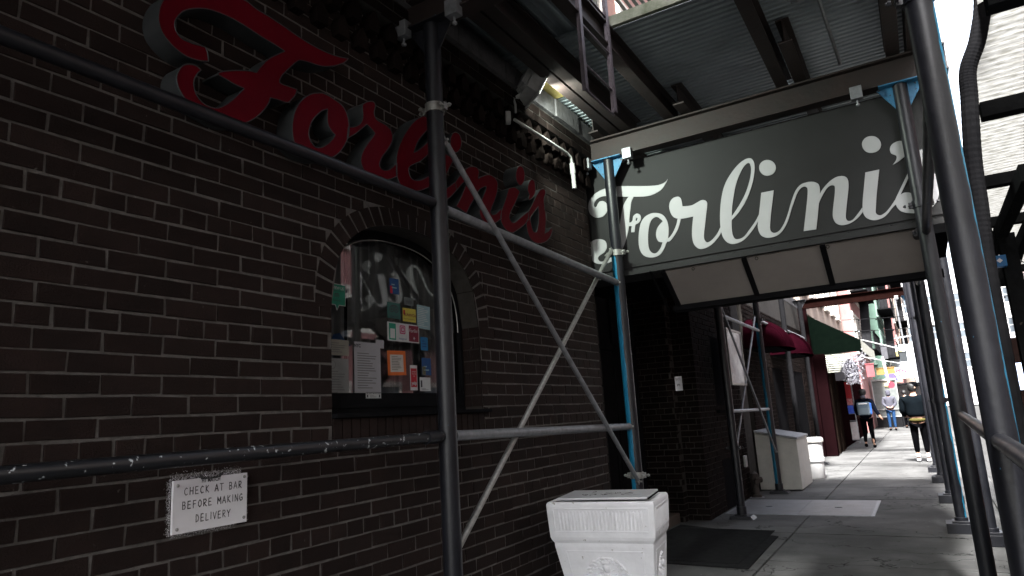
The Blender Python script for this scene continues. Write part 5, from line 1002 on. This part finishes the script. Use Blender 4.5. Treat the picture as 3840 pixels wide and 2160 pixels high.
mb=MB(); mb.lathe((3.60,8.3,2.50),[(0,0),(.025,.008),(.035,.035),(.022,.07),(.012,.085)],14); mb.build('globe',mat('bulb_white',(.55,.55,.55),None,.3),t,smooth=60)
mb=MB(); mb.tube([(3.60,8.3,2.58),(3.60,8.3,2.68),(3.55,8.2,2.80),(3.48,8.1,2.74),(3.44,8.0,2.70)],.006,6); mb.tube([(3.60,8.3,2.66),(3.70,8.3,2.9),(3.8,8.4,3.0)],.005,6); mb.build('cable',M_DARK,t)
# dark hose beside the near right post
mb=MB(); pts=[(3.16,3.5,4.3),(3.125,3.5,3.7),(3.11,3.5,3.28),(3.06,3.5,3.06),(3.0,3.5,2.92),(2.983,3.5,2.78),(2.953,3.5,2.5),(2.943,3.5,2.28),(2.93,3.5,2.05),(2.925,3.5,1.6),(2.92,3.5,.9),(2.92,3.5,0)]
P3=smooth_loop([(p[0],p[2]) for p in pts],6)[:-6]
fine=[]
for a,b_ in zip(P3,P3[1:]):
    for k in range(3): fine.append((a[0]+(b_[0]-a[0])*k/3,3.5,a[1]+(b_[1]-a[1])*k/3))
mb.tube(fine,[.034+.001*(i%2) for i in range(len(fine))],12); tag(mb.build('corrugated_hose',M_DARK),'thick black corrugated hose hanging beside the near right post','hose')
t=thing('traffic_barrel',(3.12,6.2,0),'orange plastic traffic barrel partly hidden by the thick right post','barrel')
mb=MB(); mb.lathe((3.45,6.7,-.13),[(.0,0),(.28,0),(.28,.06),(.23,.07),(.22,.35),(.21,.36),(.2,.6),(.19,.61),(.18,.85),(.16,.9),(0,.9)],24); mb.build('drum',mat('orange_plastic',(.6,.12,.02),(.5,.1,.02),.5),t,smooth=40)
mb=MB(); 
for z in (.30,.58): mb.lathe((3.45,6.7,z-.13),[(.228,0),(.222,.12)],24)
mb.build('reflective_band',M_SIGNW,t)

# ---------------- people ----------------
def skin(name,verts,edges,m,parent,sub=2):
    me=bpy.data.meshes.new(name); me.from_pydata([v[:3] for v in verts],edges,[]); me.materials.append(m)
    o=bpy.data.objects.new(name,me); C.objects.link(o); o.parent=parent
    sk_=o.modifiers.new('skin','SKIN'); sk_.use_smooth_shade=True; sk_.branch_smoothing=.4
    for i,v in enumerate(verts): 
        r=v[3] if isinstance(v[3],tuple) else (v[3],v[3]); me.skin_vertices[0].data[i].radius=r; me.skin_vertices[0].data[i].use_root=(i==0)
    s=o.modifiers.new('sub','SUBSURF'); s.levels=sub; s.render_levels=sub
    return o
SKN=mat('skin',(.42,.24,.17),(.36,.2,.14),.5,scale=20)
def person(x,y,h,rot,label,legL,legR,armL,armR,head,coat,coatlen,trou,shoe,hair,sockm=None,hoodm=None,capm=None,under=None,wide=1.0):
    """legs: (knee dy, foot dy, foot lift); arms: list of (x,y,z) elbow,wrist,hand"""
    t=thing('person',(x,y,0),label,'person','pedestrians walking away'); t.rotation_euler=(0,0,rot); k=h/1.76; t.scale=(k,k,k)
    V=[(0,0,.95,.13),(0,.0,1.1,.115),(0,.01,1.28,.135),(0,.0,1.43,.075),(0,.0,1.50,.055),(0,.02,1.57,.062),(0+head[0]*.0,.03,1.65,(.078,.09)),(0,.03,1.735,(.06,.07))]
    E=[(0,1),(1,2),(2,3),(3,4),(4,5),(5,6),(6,7)]
    for s,(el,wr,hd) in ((-1,armL),(1,armR)):
        i=len(V); V+=[(s*.17*wide,0,1.40,.045),(*el,.045),(*wr,.030),(*hd,.036)]; E+=[(3,i),(i,i+1),(i+1,i+2),(i+2,i+3)]
        d=(Vector(hd)-Vector(wr)).normalized(); sd_=Vector((d.y,-d.x,0)) if abs(d.z)<.9 else Vector((0,1,0)); sd_=sd_.normalized() if sd_.length>.01 else Vector((0,1,0))
        for f,(off,ln) in enumerate(((-.027,.055),(-.009,.068),(.009,.064),(.026,.05))):
            a=Vector(hd)+sd_*off+d*.03; b_=a+d*ln*.55; c=b_+d*ln*.4+Vector((-s*.012,0,0)); j=len(V); V+=[(*a,.011),(*b_,.010),(*c,.008)]; E+=[(i+3,j),(j,j+1),(j+1,j+2)]
        a=Vector(hd)+sd_*-.03-d*.005; b_=a+sd_*-.022+d*.035; j=len(V); V+=[(*a,.013),(*b_,.010)]; E+=[(i+3,j),(j,j+1)]
    for s,(kd,fd,lf) in ((-1,legL),(1,legR)):
        i=len(V); V+=[(s*.09,0,.88,.07),(s*.095,kd,.5,.045),(s*.10,fd,.11+lf,.032),(s*.105,fd+.07,.05+lf*.6,.036),(s*.11,fd+.16,.035+lf*.3,.026)]; E+=[(0,i),(i,i+1),(i+1,i+2),(i+2,i+3),(i+3,i+4)]
    body=skin('body',V,E,SKN,t)
    fm=MB(); fm.add([(-.012,.118,1.63),(.012,.118,1.63),(0,.145,1.635),(0,.115,1.675)],[(0,1,2),(1,3,2),(3,0,2)])
    for s in (-1,1): fm.lathe((0,0,0),[(0,.012),(.018,.010),(.026,0)],8,M=Matrix.Translation((s*.088,.02,1.655))@Matrix.Rotation(s*pi/2,4,'Y'))
    hm=fm.build('face_features',SKN,None,smooth=80); hm.parent=t; hm.rotation_euler=(0,0,head[1])
    # trousers
    Vt=[(0,0,1.0,.145*wide)]; Et=[]
    for s,(kd,fd,lf) in ((-1,legL),(1,legR)):
        i=len(Vt); Vt+=[(s*.09,0,.86,.10),(s*.095,kd,.5,.074),(s*.10,fd,.20+lf,.055 if trou[1]>.12 else .05)]; Et+=[(0,i),(i,i+1),(i+1,i+2)]
        if trou[1]<=.12: Vt.append((s*.10,fd,.12+lf,.056)); Et.append((i+2,i+3))
    skin('trousers',Vt,Et,trou[0],t)
    # shoes
    for s,(kd,fd,lf) in ((-1,legL),(1,legR)):
        skin('shoe',[(s*.10,fd-.03,.055+lf,.052),(s*.105,fd+.07,.045+lf*.7,.05),(s*.11,fd+.17,.035+lf*.3,.035)],[(0,1),(1,2)],shoe,t)
        if sockm: skin('sock',[(s*.10,fd,.10+lf,.048),(s*.10,fd,.21+lf,.046)],[(0,1)],sockm,t)
    # coat
    w=wide
    Vc=[(0,0,coatlen,(.165*w,.15)),(0,0,1.10,(.17*w,.145)),(0,.0,1.28,(.185*w,.155)),(0,0,1.42,(.16*w,.14)),(0,0,1.51,.088)]; Ec=[(0,1),(1,2),(2,3),(3,4)]
    for s,(el,wr,hd) in ((-1,armL),(1,armR)):
        i=len(Vc); Vc+=[(s*.18*w,0,1.41,.085),(*el,.068),(*wr,.052)]; Ec+=[(3,i),(i,i+1),(i+1,i+2)]
    skin('jacket',Vc,Ec,coat,t)
    if under: skin('shirt_hem',[(0,0,.86,(.16*w,.14)),(0,0,1.0,(.16*w,.14))],[(0,1)],under,t)
    if hoodm: skin('hood',[(0,-.07,1.47,(.10,.06)),(0,-.05,1.53,(.085,.07)),(0,.0,1.57,.07)] if hoodm[1]=='down' else [(0,-.03,1.48,.09),(0,-.01,1.60,.11),(0,.0,1.69,.105),(0,.01,1.76,.075)],[(0,1),(1,2)] if hoodm[1]=='down' else [(0,1),(1,2),(2,3)],hoodm[0],t)
    if hair: 
        hb=MB(); hb.lathe((0,.02,1.60),[(.07,-.02),(.092,.02),(.102,.075),(.098,.12),(.07,.165),(.0,.185)],20); o=hb.build('hair',hair,None,smooth=80); o.parent=t
        for v in o.data.vertices: v.co.y=.02+(v.co.y-.02)*1.12-.012
    if capm:
        hb=MB(); hb.lathe((0,.02,1.68),[(.102,0),(.104,.04),(.09,.085),(.05,.105),(0,.11)],20); hb.add([(-.08,.10,1.69),(.08,.10,1.69),(.06,.19,1.68),(-.06,.19,1.68),(-.08,.10,1.70),(.08,.10,1.70),(.06,.19,1.69),(-.06,.19,1.69)],[(3,2,1,0),(4,5,6,7),(2,3,7,6),(0,3,7,4),(1,2,6,5)]); o=hb.build('cap',capm,None,smooth=60); o.parent=t; o.rotation_euler=(0,0,head[1])
    return t
navy=mat('navy_jacket',(.004,.005,.010),(.0025,.0035,.006),.7); blk=mat('black_cloth',(.0022,.0022,.0026),(.0015,.0015,.002),.8); hairm=mat('black_hair',(.010,.009,.009),(.006,.006,.006),.5,scale=60,bump=.4,bscale=120)
greyh=mat('grey_hoodie',(.07,.07,.085),(.05,.05,.065),.85); jean=mat('blue_denim',(.02,.05,.12),(.012,.035,.085),.8); wsh=mat('white_trainers',(.7,.7,.72),(.55,.55,.58),.5); slate=mat('slate_jacket',(.0035,.005,.0065),(.0025,.0035,.0045),.6); olive=mat('olive_shirt',(.07,.06,.02),(.05,.045,.015),.8)
pa=person(.99,23.3,1.74,radians(-2),'person in navy jacket and black trousers walking away with a blue grey backpack',(.10,-.10,.06),(-.02,.10,0),((-.24,-.02,1.16),(-.23,.08,.98),(-.20,.13,.92)),((.26,-.04,1.18),(.36,-.02,.96),(.40,.0,.89)),(0,0),navy,.82,(blk,.1),blk,hairm,hoodm=(mat('grey_hood',(.09,.09,.11),(.06,.06,.075),.8),'down'),wide=1.1)
bp_=thing('backpack',(.99,23.14,1.1),'grey backpack with bright blue side, worn by the nearer left walker','backpack')
mb=MB(); mb.box(.80,1.16,22.97,23.15,.98,1.36); mb.build('main_bag',mat('steel_blue_fabric',(.10,.14,.18),(.07,.1,.13),.7),bp_,bevel=.04)
mb=MB(); mb.box(1.10,1.19,22.99,23.14,1.0,1.33); mb.build('blue_side',mat('vivid_blue',(.02,.14,.55),(.02,.1,.42),.6),bp_,bevel=.02)
mb=MB(); mb.box(.83,1.12,22.955,22.97,1.0,1.18); mb.build('front_pocket',mat('pocket',(.13,.17,.2),(.1,.13,.15),.7),bp_,bevel=.006)
mb=MB(); mb.box(.86,1.10,22.962,22.972,1.30,1.335); mb.build('reflective_trim',M_SIGNW,bp_)
for s in (.88,1.10):
    mb=MB(); mb.tube([(s,23.12,1.36),(s,23.22,1.47),(s,23.36,1.45),(s,23.43,1.25),(s,23.30,1.05),(s,23.14,1.02)],.016,6); mb.build('strap',blk,bp_)
person(1.20,34.6,1.76,radians(3),'person in grey hooded top and blue jeans with hands clasped behind the back',(.02,.0,0),(.0,-.02,0),((-.25,-.03,1.15),(-.10,-.16,1.02),(-.03,-.18,1.0)),((.25,-.03,1.15),(.10,-.16,1.02),(.03,-.18,1.0)),(0,0),greyh,.88,(jean,.1),blk,None,hoodm=(greyh,'up'),wide=1.12)
person(2.38,18.1,1.76,radians(-4),'person in dark puffy jacket, black cap and white trainers beside the kerb posts',(-.02,.02,0),(.02,-.04,0),((-.27,-.02,1.15),(-.24,.12,1.02),(-.18,.18,1.0)),((.27,-.02,1.15),(.24,.12,1.02),(.18,.18,1.0)),(0,radians(-68)),slate,.98,(blk,.25),wsh,hairm,sockm=wsh,capm=blk,under=olive,wide=1.3)
person(1.78,36.5,1.70,radians(2),'distant person in black clothes half hidden behind the dark puffy jacket',(.10,.08,0),(-.05,-.12,.04),((-.24,0,1.16),(-.25,.05,.95),(-.25,.08,.88)),((.24,0,1.16),(.25,.05,.95),(.25,.08,.88)),(0,0),blk,.84,(blk,.1),blk,hairm,wide=1.05)
t=thing('shoulder_bag',(1.85,36.2,1.0),'white tote bag carried by the distant person in black','bag')
mb=MB(); mb.box(1.72,2.02,36.18,36.26,.80,1.25); mb.build('pouch',MWHT,t,bevel=.02); mb=MB(); mb.tube([(1.75,36.22,1.25),(1.80,36.4,1.5),(1.98,36.22,1.25)],.015,6); mb.build('strap',MWHT,t)

for m in bpy.data.materials:
    if m.name.split('.')[0] in ('navy_jacket','black_cloth','slate_jacket','olive_shirt','grey_hoodie','grey_hood','blue_denim','dark_green_canvas','maroon_paint','maroon_canvas','brown_wood','near_black','black_stained_timber','green_far_paint','black_rubber','asphalt'):
        m.node_tree.nodes['Principled BSDF'].inputs['Specular IOR Level'].default_value=.0
